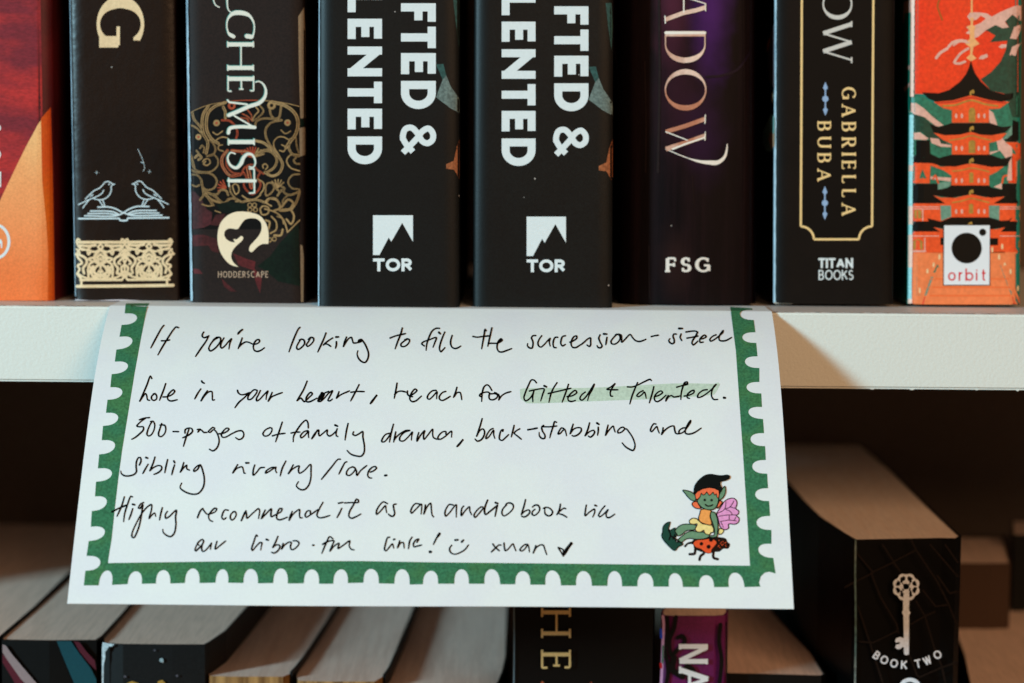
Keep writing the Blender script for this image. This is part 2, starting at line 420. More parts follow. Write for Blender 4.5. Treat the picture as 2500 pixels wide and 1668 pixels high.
# ------------------------------------------------------------------ books of the upper row
class Spine:
    """upright book seen from its spine; edges measured in the photo on the plane y = Y"""
    def __init__(s, name, label, xl, xr, yb, Y, r=.0012, depth=.15, H=.21, cover=None, page=None, bulge=0.0, group='books on the upper shelf', rx=.0045, thick=.0005):
        s.Y = Y; s.r = r; s.rx = rx; s.bulge = bulge
        a, b = on_y(xl[0], 0, Y), on_y(xl[1], yb, Y); c, d = on_y(xr[0], 0, Y), on_y(xr[1], yb, Y)
        s.kl = (a.x - b.x) / (a.z - b.z); s.l0 = b.x - s.kl * b.z
        s.kr = (c.x - d.x) / (c.z - d.z); s.r0 = d.x - s.kr * d.z
        s.zb = min(.0008, max(.0, (b.z + d.z) / 2))
        s.root = thing(name, label, 'book', group)
        s.H = H; s.depth = depth
        # cross-section, one row per height
        us = [('L', depth), ('L', depth * .5), ('L', depth * .1), ('L', r + .0008)]
        na = 8
        us += [('CL', i / na) for i in range(na + 1)] + [('S', i / 12) for i in range(1, 12)] + [('CR', i / na) for i in range(na, -1, -1)]
        us += [('R', r + .0008), ('R', depth * .1), ('R', depth * .5), ('R', depth)]
        rows = 22; V = []; F = []
        for j in range(rows + 1):
            z = s.zb + (H - s.zb) * j / rows; XL, XR = s.XL(z), s.XR(z)
            for k, q in us:
                if k == 'L': V.append((XL, Y + q, z))
                elif k == 'R': V.append((XR, Y + q, z))
                else:
                    if k == 'CL': x = XL + rx * (1 - math.cos(q * math.pi / 2))
                    elif k == 'CR': x = XR - rx * (1 - math.cos(q * math.pi / 2))
                    else: x = XL + rx + (XR - XL - 2 * rx) * q
                    V.append((x, s.surf(x, z), z))
        n = len(us)
        for j in range(rows):
            for i in range(n - 1):
                F.append((j * n + i, j * n + i + 1, (j + 1) * n + i + 1, (j + 1) * n + i))
        s.cover = mesh_obj('cover', V, F, cover, s.root, smooth=True)
        so = s.cover.modifiers.new('thickness', 'SOLIDIFY'); so.thickness = thick; so.offset = -1
        es = s.cover.modifiers.new('crisp_edges', 'EDGE_SPLIT'); es.split_angle = R(50)
        g = thick + .0003
        z0, z1 = max(.0002, s.zb), H - .0006
        pv = []
        for z in (z0, z1):
            XL, XR = s.XL(z), s.XR(z)
            pv += [(XL + g, Y + r + .001 + bulge, z), (XR - g, Y + r + .001 + bulge, z), (XR - g, Y + depth - .001, z), (XL + g, Y + depth - .001, z)]
        s.pages = mesh_obj('page_block', pv, [(0, 3, 2, 1), (4, 5, 6, 7), (0, 1, 5, 4), (1, 2, 6, 5), (2, 3, 7, 6), (3, 0, 4, 7)], page or page_m, s.root)
    def XL(s, z): return s.l0 + s.kl * z
    def XR(s, z): return s.r0 + s.kr * z
    def surf(s, x, z):
        a, b = s.XL(z), s.XR(z); d = max(0.0, min(x - a, b - x)); u = (x - a) / (b - a) * 2 - 1
        y = s.Y + s.bulge * u * u
        if d < s.rx: y += s.r * (1 - math.sqrt(max(0, 1 - ((s.rx - d) / s.rx) ** 2)))
        return y
    def map(s, px, py, lift):
        y = s.Y
        for _ in range(3):
            p = on_y(px, py, y); x = min(max(p.x, s.XL(p.z) + 1e-5), s.XR(p.z) - 1e-5); y = s.surf(x, p.z)
        z = max(p.z, s.zb + 1e-5)
        return Vector((x, y - lift, z))
    def draw(s, grid=0): return Draw(s.map, grid, 2e-5)
    def side_map(s, which):
        def f(px, py, lift):
            z = .04
            for _ in range(3):
                X = (s.XL(z) - lift) if which == 'L' else (s.XR(z) + lift)
                p = on_x(px, py, X); z = p.z
            return Vector((X, max(p.y, s.Y + .0005), p.z))
        return f
    def worn(s, m, side='L', w=1.4, x=None):
        """pale rubbed paper edge along the bottom of the spine"""

def rr(a, b): return random.uniform(a, b)

# 1 -- red and orange book at the left edge
u1 = Spine('orange_book', 'red and orange book cut off by the left edge of the picture', (-330, -322), (124, 132), 734, .019, r=.0026,
           cover=mat('maroon_cover', (96, 22, 26), .45, .3, grain=.15, tint=(40, 12, 16), tscale=40, tamt=.6))
red1 = mat('red_print', (170, 40, 38), .45, .3, grain=.25, gscale=1300, tint=(96, 26, 40), tscale=70, tamt=.8, stretch=(.6, 1, 1.6))
or1 = mat('orange_print', (244, 148, 88), .5, .25, grain=.14, gscale=2200, zramp=(-.001, .055, [(226, 112, 52), (238, 136, 78), (246, 160, 100), (250, 184, 122)]))
or1c = mat('shaded_orange_print', (206, 92, 10), .5, .25, grain=.12, gscale=1300, tint=(196, 60, 16), tscale=40, tamt=.7)  # shade on the rounded right corner, painted as deeper orange
d = u1.draw(12)
d.fill([(-60, 0), (99, 0), (104, 285), (92, 305), (60, 365), (38, 410), (16, 456), (0, 490), (-20, 545), (-60, 600)], red1, 1)
d.fill([(104, 288), (92, 305), (60, 365), (38, 410), (16, 456), (0, 490), (-20, 545), (-60, 600), (-60, 734), (117, 734), (118, 620), (113, 545), (103, 440)], or1, 2)
d.done('cover_art', u1.root)
d = u1.draw(6)
d.fill([(100, 290), (112, 276), (124, 262), (128, 400), (131, 560), (133, 734), (117, 734), (118, 620), (113, 545), (103, 440)], or1c, 4)
d.done('cover_art_edge', u1.root)
d = u1.draw()
d.stroke([(-12 + 34 * math.cos(R(a)), 590 + 41 * math.sin(R(a))) for a in range(-88, 90, 8)], 7, white_pr, 6, sm=False)
d.fill(T(0, 280, 3.733, [(-10, 1140), (10, 1135), (22, 1165), (22, 1215), (8, 1218), (8, 1180), (-10, 1175)]), white_pr, 6)
d.done('publisher_logo', u1.root)
d = u1.draw()
for a, b in ((95, 150), (325, 400)):
    d.stroke(T(0, 280, 3.733, [(-12, a), (2, (a + b) / 2 - 12), (2, (a + b) / 2 + 12), (-12, b)]), 3, white_pr, 6)
d.fill(T(0, 280, 3.733, [(-10, 520), (10, 520), (10, 660), (-2, 662), (-2, 560), (-10, 560)]), white_pr, 6)
d.done('title_lettering', u1.root)

# 2 -- glossy black-brown book with two birds
cream = mat('cream_foil', (226, 200, 158), .45, .35, grain=.10, gscale=1400, tint=(206, 178, 136), tscale=200, tamt=.4)
icy = mat('ice_blue_print', (196, 214, 220), .5, .25)
u2 = Spine('bird_book', 'glossy brown-black book with two line-drawn birds on an open book above a lace band', (168, 182), (428, 438), 735, .020, r=.0012,
           cover=mat('brown_black_gloss_cover', (38, 24, 16), .30, .34, grain=.5, gscale=2600, tint=(22, 14, 10), tscale=26, tamt=.9, bump=9e-5, bscale=380, specks=.05, deep=True, gains=.62))
d = u2.draw()
text(d, 'G', cream, 236, 352, 0, 0, True, thick=.24, thin=.07, serif=.10, extents=[(-8, 112)], layer=2)
d.done('title_lettering', u2.root)
d = u2.draw(); Z = lambda p: T(170, 420, 8.704, p)
bird = [[(335, 575), (430, 480), (520, 400), (640, 340), (700, 280), (760, 215), (820, 205), (870, 225), (915, 258), (955, 262)],
        [(955, 262), (915, 270), (885, 310), (885, 390), (850, 480), (790, 545), (700, 585), (600, 590), (510, 565)],
        [(725, 388), (690, 450), (620, 500), (520, 545), (400, 595), (300, 640), (190, 695)],
        [(410, 600), (350, 670), (282, 765)], [(430, 530), (490, 500)], [(450, 495), (500, 478)],
        [(625, 600), (715, 735)], [(705, 600), (752, 735)]]
for i, b in enumerate(bird):
    wv = 22 if i not in (4, 5) else 14
    d.stroke(Z(b), wv / 8.7, icy, 2, step=2)
    d.stroke(Z([(2284 - x, y - 8) for x, y in b]), wv / 8.7, icy, 2, step=2)
for x, y in ((838, 262), (1440, 255)): d.disc(*Z([(x, y)])[0], 2.0, icy, 2)
for b in ([(600, 748), (850, 748), (990, 790), (1105, 855)], [(445, 832), (800, 832), (930, 850), (1060, 910)], [(390, 885), (860, 888), (1000, 915), (1040, 920)],
          [(320, 932), (960, 935), (1060, 910), (1142, 870)]):
    d.stroke(Z(b), 30 / 8.7, icy, 2, step=2); d.stroke(Z([(2284 - x, y - 12) for x, y in b]), 30 / 8.7, icy, 2, step=2)
d.stroke(Z([(195, 992), (1050, 988), (1075, 1028), (1150, 1036), (1215, 1028), (1240, 980), (2105, 972)]), 34 / 8.7, icy, 2, sm=False)
for x, y in ((574, 12), (1695, -5)):
    for q in ((55, 6), (6, 55)): d.fill(Z([(x - q[0], y), (x, y - q[1]), (x + q[0], y), (x, y + q[1])]), icy, 2)
d.done('publisher_logo', u2.root)
# scratch in the lamination
d = u2.draw(); d.stroke(T(0, 0, 2.063, [(694, 752), (710, 785), (722, 815), (728, 850), (720, 862)]), 1.0, icy, 2)
d.stroke(T(0, 0, 2.063, [(710, 818), (722, 820)]), 1.6, icy, 2); d.done('scratch', u2.root)
# lace band: one motif, mirrored and repeated
d = u2.draw(); Z = lambda p: T(170, 560, 8.252, p)
W = lambda v: v / 8.252
d.stroke(Z([(150, 262), (1040, 262), (2060, 250)]), W(58), cream, 2, sm=False)
d.stroke(Z([(150, 1150), (1100, 1142), (2085, 1128)]), W(62), cream, 2, sm=False)
d.stroke(Z([(215, 1022), (1050, 1020), (1110, 940), (1170, 1018), (2010, 1012)]), W(46), cream, 2, sm=False)
for c in ((1640, 0),): pass
def motif(cx, flip, half):
    X = lambda p: Z([(cx + flip * x, y - (cx - 1110) * .012) for x, y in p])
    st = [([(0, 300), (-50, 350), (0, 400)], 40), ([(-420, 320), (-250, 330), (-100, 315)], 52), ([(-420, 330), (-395, 395), (-260, 410), (-120, 450), (-40, 420), (0, 390)], 44),
          ([(-270, 330), (-230, 385), (-180, 330)], 30), ([(-265, 420), (-240, 500), (-200, 450)], 44),
          ([(0, 400), (-70, 470), (-120, 560), (-100, 640), (0, 690)], 62), ([(-100, 560), (-235, 590), (-170, 640), (-100, 640)], 44),
          ([(0, 500), (-60, 560), (-40, 620), (0, 580)], 50), ([(0, 690), (-110, 640), (-220, 700), (-250, 800), (-240, 960)], 46),
          ([(-230, 740), (-190, 780), (-240, 900)], 50), ([(0, 690), (-100, 760), (-130, 860), (-60, 900), (0, 930)], 52),
          ([(-150, 740), (-180, 860), (-150, 940), (-60, 900)], 50), ([(0, 740), (0, 880)], 42), ([(-40, 850), (0, 800)], 44),
          ([(0, 1000), (-100, 980), (-200, 985), (-330, 960), (-440, 900)], 40), ([(0, 930), (-110, 970)], 34), ([(0, 900), (0, 1010)], 40),
          ([(-500, 500), (-400, 520), (-290, 590), (-280, 680), (-350, 780), (-330, 880)], 52), ([(-500, 500), (-450, 430), (-400, 380), (-330, 390)], 34)]
    for p, wv in st:
        if half and min(q[0] for q in p) < -430 and False: continue
        d.stroke([(min(max(x, 186), 424), y) for x, y in X(p)], W(wv), cream, 2, step=1.5)
for cx in (622, 1600):
    for fl in (1, -1): motif(cx, fl, False)
for fl in (1, -1):
    X = lambda p: Z([(1110 + fl * x, y) for x, y in p])
    for p, wv in [([(0, 400), (-60, 450), (-110, 520), (-60, 520), (0, 440)], 40), ([(0, 500), (-60, 590), (-130, 680), (-90, 700)], 44), ([(0, 560), (-30, 620), (0, 680)], 34),
                  ([(0, 720), (-60, 760), (-60, 840), (0, 880)], 50), ([(0, 640), (0, 860)], 40), ([(0, 280), (-50, 380), (-110, 430)], 38), ([(-10, 290), (-20, 215), (-55, 195), (-70, 225)], 34),
                  ([(-140, 900), (0, 880), (-40, 940)], 44)]:
        d.stroke(X(p), W(wv), cream, 2, step=1.5)
for fl, cx in ((1, 140), (-1, 2060)):
    X = lambda p: [(min(max(x, 185), 424), y) for x, y in Z([(cx + fl * x, y) for x, y in p])]
    for p, wv in [([(60, 215), (30, 195), (0, 240), (30, 330), (80, 390)], 40), ([(0, 400), (60, 470), (10, 540)], 40), ([(20, 560), (110, 680), (30, 720)], 46),
                  ([(20, 740), (60, 800), (20, 880)], 44), ([(10, 900), (90, 1000), (95, 1140)], 46)]:
        d.stroke(X(p), W(wv), cream, 2, step=1.5)
d.done('lace_band', u2.root)
# pale rubbed bottom edge
def worn_edge(bk, pts, m=None, wv=4):
    dd = bk.draw(); dd.stroke(pts, wv, m or icy, 3, step=4); dd.done('worn_edge', bk.root)
worn_edge(u2, [(184, 732), (225, 735), (290, 733), (360, 736), (436, 737)], mat('torn_paper', (205, 196, 200), .8, .1), 2.5)

# 3 -- book with gilded scrollwork
u3 = Spine('scrollwork_book', 'dark brown book with gold scrollwork and pale title letters above a cream bird logo', (452.5, 464), (744, 746), 742, .014, r=.0018,
           cover=mat('umber_cloth_cover', (40, 28, 24), .6, .2, grain=.4, gscale=2600, tint=(46, 30, 24), tscale=60, tamt=.5, deep=True, gains=.62, bump=2e-5, bscale=2200))
gold = mat('gold_scroll_print', (158, 128, 84), .55, .25, grain=.25, gscale=1500, tint=(122, 94, 56), tscale=160, tamt=.7)
rust = mat('rust_scroll_print', (162, 66, 38), .55, .25, grain=.25, gscale=1500, tint=(126, 84, 50), tscale=160, tamt=.5)
gold_l = mat('gold_highlight_print', (196, 166, 116), .5, .25, grain=.2, gscale=2000)
dkbg = mat('scroll_ground', (24, 22, 20), .6, .2, grain=.2, gscale=1400)
edgegold = mat('beige_edge_print', (150, 126, 98), .6, .2, grain=.15, gscale=1400)
gre3 = mat('dark_green_print', (26, 50, 36), .6, .2, grain=.3, gscale=1200, tint=(16, 28, 22), tscale=45, tamt=.8)
red3 = mat('dull_red_print', (88, 28, 30), .6, .2, grain=.3, gscale=1200, tint=(40, 20, 20), tscale=45, tamt=.8)
Z = lambda p: T(440, 230, 5.807, p)
d = u3.draw(10)
arcpts = [(118, 275), (250, 210), (420, 150), (640, 110), (860, 90), (1100, 88), (1300, 100), (1500, 130), (1690, 175)]
d.fill(Z(arcpts) + [(733, 560), (466, 560)], dkbg, 1)
d.done('scroll_ground', u3.root)
d = u3.draw()
def sc(p, wv=26, m=None):
    """a scroll stroke of three parallel relief lines"""
    q = Z(p); mm = m or gold
    w_ = wv / 5.8 * .8
    d.stroke(q, w_, mm, 3, step=2)
    if wv > 24: d.stroke(q, w_ * .22, dkbg, 5, step=2)
    if wv > 44:
        for o_ in (-.3, .3): d.stroke([(x + o_ * w_, y) for x, y in q], .5, gold_l, 5, step=2)
sc(arcpts, 12, gold); sc(arcpts[3:6], 16, rust)
for p, wv, c in [
    ([(640, 120), (500, 170), (400, 260), (370, 400), (380, 520), (450, 640), (540, 700)], 52, 0), ([(400, 170), (330, 280), (310, 400), (330, 560), (390, 680), (370, 840)], 48, 0),
    ([(170, 260), (200, 360), (290, 470), (350, 600)], 40, 0), ([(105, 430), (200, 460), (300, 550), (390, 700), (380, 790)], 30, 0),
    ([(1300, 110), (1500, 170), (1630, 280), (1670, 400), (1640, 560), (1540, 700), (1500, 760)], 56, 0), ([(1560, 640), (1540, 760), (1590, 850), (1680, 880)], 40, 0),
    ([(1640, 620), (1650, 720), (1680, 830)], 26, 0), ([(610, 180), (640, 260), (640, 340)], 46, 0), ([(1430, 170), (1420, 260), (1400, 330), (1340, 350), (1290, 300), (1270, 220)], 34, 0),
    ([(590, 370), (700, 380), (790, 470), (810, 560), (790, 640)], 34, 1), ([(860, 340), (950, 350), (970, 420)], 30, 1), ([(880, 280), (960, 320), (1020, 380)], 22, 1),
    ([(1020, 380), (1010, 300), (960, 230), (930, 170)], 20, 1), ([(1020, 370), (1060, 300), (1110, 240), (1070, 180)], 24, 0), ([(1030, 380), (1120, 320), (1180, 240), (1120, 150)], 26, 0),
    ([(1060, 470), (1080, 390), (1160, 350), (1300, 350), (1440, 370)], 34, 0), ([(1440, 370), (1300, 400), (1220, 480), (1210, 580), (1260, 700), (1330, 790)], 34, 0),
    ([(670, 620), (590, 610), (510, 660), (540, 700)], 22, 0), ([(600, 720), (550, 730), (540, 780), (610, 810)], 22, 0),
    ([(1540, 650), (1470, 610), (1390, 610), (1330, 670), (1330, 750), (1390, 850), (1450, 960)], 22, 0), ([(1440, 720), (1490, 750), (1470, 810), (1410, 800)], 22, 0),
    ([(1060, 660), (1180, 690), (1300, 790), (1400, 890), (1450, 1000), (1400, 1120), (1300, 1160), (1200, 1110)], 46, 0), ([(1100, 850), (1220, 800), (1320, 840), (1370, 940), (1330, 1040), (1210, 1120)], 40, 0),
    ([(670, 800), (600, 890), (590, 980), (640, 1090), (720, 1160), (850, 1140)], 50, 1), ([(660, 900), (660, 1010), (740, 1110), (850, 1130)], 30, 1),
    ([(730, 800), (830, 810), (960, 820), (1040, 870)], 50, 1), ([(1040, 870), (1120, 810), (1250, 780)], 26, 0),
    ([(180, 950), (180, 1020), (230, 1080), (330, 1105), (450, 1090), (530, 1010), (530, 920), (470, 860), (380, 880)], 26, 0), ([(130, 780), (160, 900), (200, 1040)], 34, 0),
    ([(380, 880), (460, 860), (500, 790), (470, 700), (420, 650)], 30, 0), ([(210, 900), (260, 860), (300, 900), (260, 930)], 40, 0), ([(320, 960), (340, 930), (400, 920), (425, 970), (380, 1010), (330, 990), (360, 955)], 22, 0),
    ([(230, 800), (260, 840)], 30, 0), ([(280, 770), (310, 730), (340, 760), (330, 830)], 26, 0),
    ([(130, 1060), (230, 1110), (400, 1120), (480, 1160), (520, 1240), (480, 1330), (390, 1360), (320, 1320), (300, 1220), (240, 1150), (150, 1140)], 30, 0),
    ([(150, 1280), (230, 1310), (270, 1290)], 26, 0), ([(300, 1250), (320, 1340), (330, 1430), (280, 1500)], 34, 0), ([(330, 1390), (420, 1500), (460, 1568)], 44, 0), ([(330, 1380), (480, 1440), (590, 1540)], 40, 0),
    ([(440, 1420), (520, 1420), (580, 1360), (650, 1370), (680, 1430)], 34, 0), ([(1690, 1135), (1590, 1150), (1530, 1240), (1580, 1330), (1690, 1350)], 26, 0),
    ([(1690, 860), (1570, 860), (1510, 940), (1560, 1040), (1690, 1090)], 24, 0), ([(1640, 900), (1610, 940), (1640, 985), (1690, 990)], 30, 0),
    ([(1180, 1050), (1170, 1010), (1210, 990), (1240, 1030), (1210, 1070)], 20, 0), ([(870, 1140), (900, 1060), (960, 1010), (1040, 1000)], 30, 1), ([(1040, 1010), (1100, 1080), (1180, 1130)], 30, 1),
    ([(960, 1050), (990, 1200), (1010, 1320)], 70, 1), ([(900, 1110), (940, 1190), (900, 1280), (940, 1360), (1020, 1420), (1100, 1370), (1140, 1280), (1100, 1190), (1140, 1100)], 30, 1),
    ([(1090, 1200), (1180, 1260), (1180, 1350), (1130, 1420)], 24, 0), ([(1210, 1320), (1230, 1270), (1300, 1260), (1330, 1330), (1290, 1400), (1220, 1440), (1210, 1330)], 26, 0),
    ([(740, 1300), (780, 1270), (820, 1300), (830, 1380), (790, 1420), (760, 1370), (740, 1300)], 22, 0), ([(700, 1290), (720, 1400), (800, 1490), (860, 1520)], 26, 0),
    ([(1340, 1270), (1370, 1350), (1430, 1380), (1480, 1340), (1420, 1300)], 30, 0), ([(1380, 1440), (1440, 1360), (1490, 1410), (1560, 1430), (1690, 1380)], 34, 0), ([(1690, 1400), (1660, 1500), (1620, 1568)], 40, 0),
    ([(1520, 1440), (1460, 1500), (1450, 1568)], 26, 0), ([(640, 1568), (680, 1490), (760, 1480), (810, 1520), (780, 1560)], 28, 0), ([(860, 1540), (960, 1505), (1090, 1500), (1200, 1540)], 34, 0),
    ([(1230, 1530), (1270, 1480), (1350, 1480), (1400, 1540), (1400, 1568)], 28, 0), ([(880, 1440), (960, 1490), (1050, 1490), (1140, 1430)], 24, 0)]:
    sc(p, wv, rust if c else None)
for a in range(-70, 80, 14): sc([(1030, 900), (1030 + 170 * math.sin(R(a)), 900 - 150 * math.cos(R(a)))], 20, rust if a < 20 else gold)
for (cx, cy, a0) in ((650, 1330, -60), (1380, 1330, 10)):
    for a in range(a0 - 50, a0 + 60, 22): sc([(cx, cy), (cx + 120 * math.sin(R(a)), cy - 120 * math.cos(R(a)))], 20, rust if cx < 700 else gold)
for x, y, r_ in ((515, 410, 46), (258, 608, 42), (1522, 405, 46), (730, 165, 55), (1295, 160, 60)):
    d.disc(*Z([(x, y)])[0], r_ / 5.8, gold if x != 730 else rust, 3); d.disc(*Z([(x, y)])[0], r_ / 14, dkbg if r_ > 50 else rust, 4)
for p in ([(465, 540), (520, 575), (600, 525)], [(1430, 510), (1490, 560), (1565, 525)]): sc(p, 20)
# lower rosette behind the logo
Z = lambda p: T(440, 400, 4.356, p)
def sc2(p, wv=16, m=None): d.stroke(Z(p), wv / 4.36, m or gold, 3, step=2)
for p, wv in [([(480, 410), (540, 370), (620, 390), (590, 410)], 20), ([(600, 430), (700, 400), (850, 390), (970, 450)], 16), ([(900, 480), (1020, 520), (1100, 600), (1140, 720)], 16),
              ([(910, 400), (950, 370), (1030, 390), (1060, 470), (1000, 500)], 22), ([(1080, 460), (1150, 380), (1200, 420), (1150, 490), (1060, 500)], 22), ([(1060, 490), (1170, 490), (1210, 560), (1180, 640), (1130, 590)], 20),
              ([(1270, 290), (1240, 400), (1190, 480)], 22), ([(1140, 730), (1210, 660), (1270, 600)], 14), ([(850, 480), (880, 450), (940, 470), (930, 530), (870, 540), (850, 490)], 16),
              ([(970, 560), (1020, 620), (1020, 700), (960, 740)], 16), ([(1030, 560), (1080, 580), (1100, 640)], 12), ([(910, 600), (950, 620), (940, 690)], 20), ([(1000, 760), (1070, 760), (1090, 700)], 22),
              ([(270, 330), (330, 380), (420, 410), (470, 420)], 26), ([(230, 430), (300, 450), (360, 440)], 14), ([(370, 500), (430, 520)], 10)]: sc2(p, wv)
for x, y in ((740, 440), (790, 440), (740, 490), (800, 490), (950, 810), (1000, 800)): d.stroke(Z([(x + 22 * math.cos(R(a)), y + 22 * math.sin(R(a))) for a in range(0, 360, 30)]), 2.2, gold, 3, closed=True)
d.done('scrollwork', u3.root)
d = u3.draw(8)
d.fill(Z([(110, 280), (160, 300), (230, 380), (280, 480), (340, 520), (330, 640), (250, 680), (120, 700)]), mat('plum_print', (72, 30, 34), .6, .2, grain=.3, gscale=1200, tint=(40, 26, 24), tscale=60, tamt=.8), 2)
d.fill(Z([(380, 430), (520, 400), (690, 420), (720, 480), (640, 520), (520, 530), (420, 500)]), gre3, 5)
d.fill(Z([(110, 760), (250, 755), (390, 800), (410, 950), (340, 930), (300, 870), (120, 880)]), red3, 2)
d.fill(Z([(380, 540), (480, 530), (440, 640), (400, 660), (320, 650)]), red3, 5)
d.fill(Z([(120, 1110), (200, 1120), (240, 1170), (150, 1170)]), red3, 2)
d.fill(Z([(560, 950), (700, 1010), (800, 1040), (790, 1120), (870, 1200), (850, 1380), (810, 1280), (770, 1130), (620, 1080)]), red3, 2)
d.fill(Z([(440, 1220), (500, 1280), (600, 1360), (540, 1360), (470, 1310)]), red3, 2)
d.fill(Z([(1260, 630), (1275, 1300), (1040, 1250), (900, 1130), (820, 1090), (960, 980), (1060, 840), (1180, 720)]), gre3, 5)
d.done('cover_art', u3.root)
d = u3.draw(5)
d.fill(T(440, 0, 3.92, [(1130, 160), (1185, 70), (1200, 400), (1205, 1130), (1150, 1135), (1135, 600)]), edgegold, 2)
d.fill(T(440, 0, 3.92, [(1135, 1125), (1180, 1150), (1200, 1210), (1140, 1220)]), gre3, 3)
d.fill(T(440, 0, 3.92, [(1140, 1225), (1200, 1215), (1205, 1480), (1145, 1500)]), edgegold, 3)
d.done('cover_art_edge', u3.root); d = u3.draw(5)
d.fill(T(440, 400, 4.356, [(1278, 860), (1300, 870), (1315, 1000), (1310, 1470), (1285, 1470)]), edgegold, 2)
d.done('cover_art_edge', u3.root)
# title: pale teal-shaded letters, teal shadow first
silver = mat('silver_title_print', (218, 220, 208), .45, .35, grain=.05)
teal3 = mat('teal_title_shade', (70, 150, 142), .5, .25, grain=.1)
for nm, m_, off, ly in (('title_shade', teal3, -1.6, 6), ('title_lettering', silver, 0, 8)):
    d = u3.draw(); Z = lambda p: [(x + off, y + off * .6) for x, y in T(440, 0, 3.92, p)]
    thk = lambda q, dx, dy: (3.2 + 7.5 * abs(dx) ** 2)
    d.stroke(Z([(318, -30), (325, 20), (345, 55), (375, 70)]), 2.6, m_, ly)
    d.stroke(Z([(452, -60), (452, 40), (462, 95), (490, 122), (512, 130)]), lambda q, dx, dy: 4.2 - 2 * q, m_, ly)
    d.stroke(Z([(512, 352), (465, 320), (447, 240), (462, 175), (510, 130), (590, 125), (660, 150), (705, 220), (708, 300), (690, 350), (640, 348)]), lambda q, dx, dy: (3 + 8.0 * abs(dx) ** 2.2), m_, ly)
    o = off
    text(d, 'H', m_, 554.8 + o, 620.4 + o, 0, 0, True, .15, .05, .11, layer=ly, extents=[(104 + o, 171 + o)])
    text(d, 'E', m_, 555.5 + o, 621.2 + o, 0, 0, True, .15, .05, .11, layer=ly, extents=[(188 + o, 228 + o)])
    d.stroke(Z([(722, 788), (750, 780), (790, 800), (820, 860), (810, 930), (760, 985), (660, 1020), (560, 1065), (465, 1105)]), lambda q, dx, dy: 2.5 + 6.5 * min(1, q * 2.2), m_, ly)
    d.stroke(Z([(455, 960), (470, 980), (640, 1000)]), 4.2, m_, ly, sm=False)
    d.stroke(Z([(520, 1110), (700, 1215)]), 4.0, m_, ly, sm=False)
    d.stroke(Z([(715, 1220), (560, 1215), (475, 1232), (462, 1275)]), 8.0, m_, ly)
    text(d, 'I', m_, 556.6 + o, 622.4 + o, 0, 0, True, .15, .05, .12, layer=ly, extents=[(340 + o, 354 + o)])
    ZZ = lambda p: [(x + off, y + off * .6) for x, y in T(440, 230, 5.807, p)]
    d.stroke(ZZ([(780, 845), (720, 830), (680, 880), (685, 960), (740, 1030), (800, 1045), (860, 990), (900, 900), (960, 850), (1020, 860), (1065, 940), (1060, 1010), (1030, 1040), (985, 1030)]),
             lambda q, dx, dy: 3.2 + 6.0 * max(0, 1 - abs(q - .5) * 2.6), m_, ly)
    d.stroke(ZZ([(690, 1230), (1065, 1230)]), 7.6, m_, ly, sm=False)
    d.stroke(ZZ([(690, 1190), (695, 1310)]), 2.6, m_, ly, sm=False)
    d.stroke(ZZ([(985, 1060), (1050, 1062), (1055, 1400), (985, 1405)]), 3.4, m_, ly, sm=False)
    d.done(nm, u3.root)
crm = mat('cream_print', (236, 216, 184), .55, .25, grain=.03)
d = u3.draw(); Z = lambda p: T(440, 400, 4.356, p)
outl = smooth(Z([(618, 1098), (540, 1075), (470, 1010), (420, 920), (398, 820), (402, 720), (430, 630), (490, 560), (570, 518), (660, 508), (760, 520), (850, 555), (905, 620), (935, 700), (942, 780), (938, 852)]), 3)
outl += smooth(Z([(938, 852), (870, 855), (820, 885), (790, 915), (760, 940), (735, 925), (740, 880), (790, 820), (840, 760), (866, 690), (855, 620), (810, 585), (745, 580), (690, 595), (650, 640), (610, 695), (560, 690), (510, 690), (475, 720), (470, 760), (490, 800), (540, 830), (585, 835)]), 3)[1:]
outl += smooth(Z([(585, 835), (565, 800), (600, 805), (650, 768), (672, 785), (660, 815), (600, 870), (560, 920), (542, 980), (560, 1040), (618, 1098)]), 3)[1:-1]
d.fill(outl, crm, 8)
d.done('publisher_logo', u3.root)
d = u3.draw()
text(d, 'HODDERSCAPE', mat('dull_cream_print', (186, 160, 136), .55, .2), 400 + 1210 / 4.356, 400 + 1143 / 4.356, 440 + 403 / 4.356, 440 + 936 / 4.356, False, .11, .11, 0, gap=.30, layer=8)
d.done('publisher_lettering', u3.root)
worn_edge(u3, [(465, 741), (560, 742.5), (680, 742), (744, 742)], mat('worn_paper', (150, 136, 130), .8, .1), 1.6)

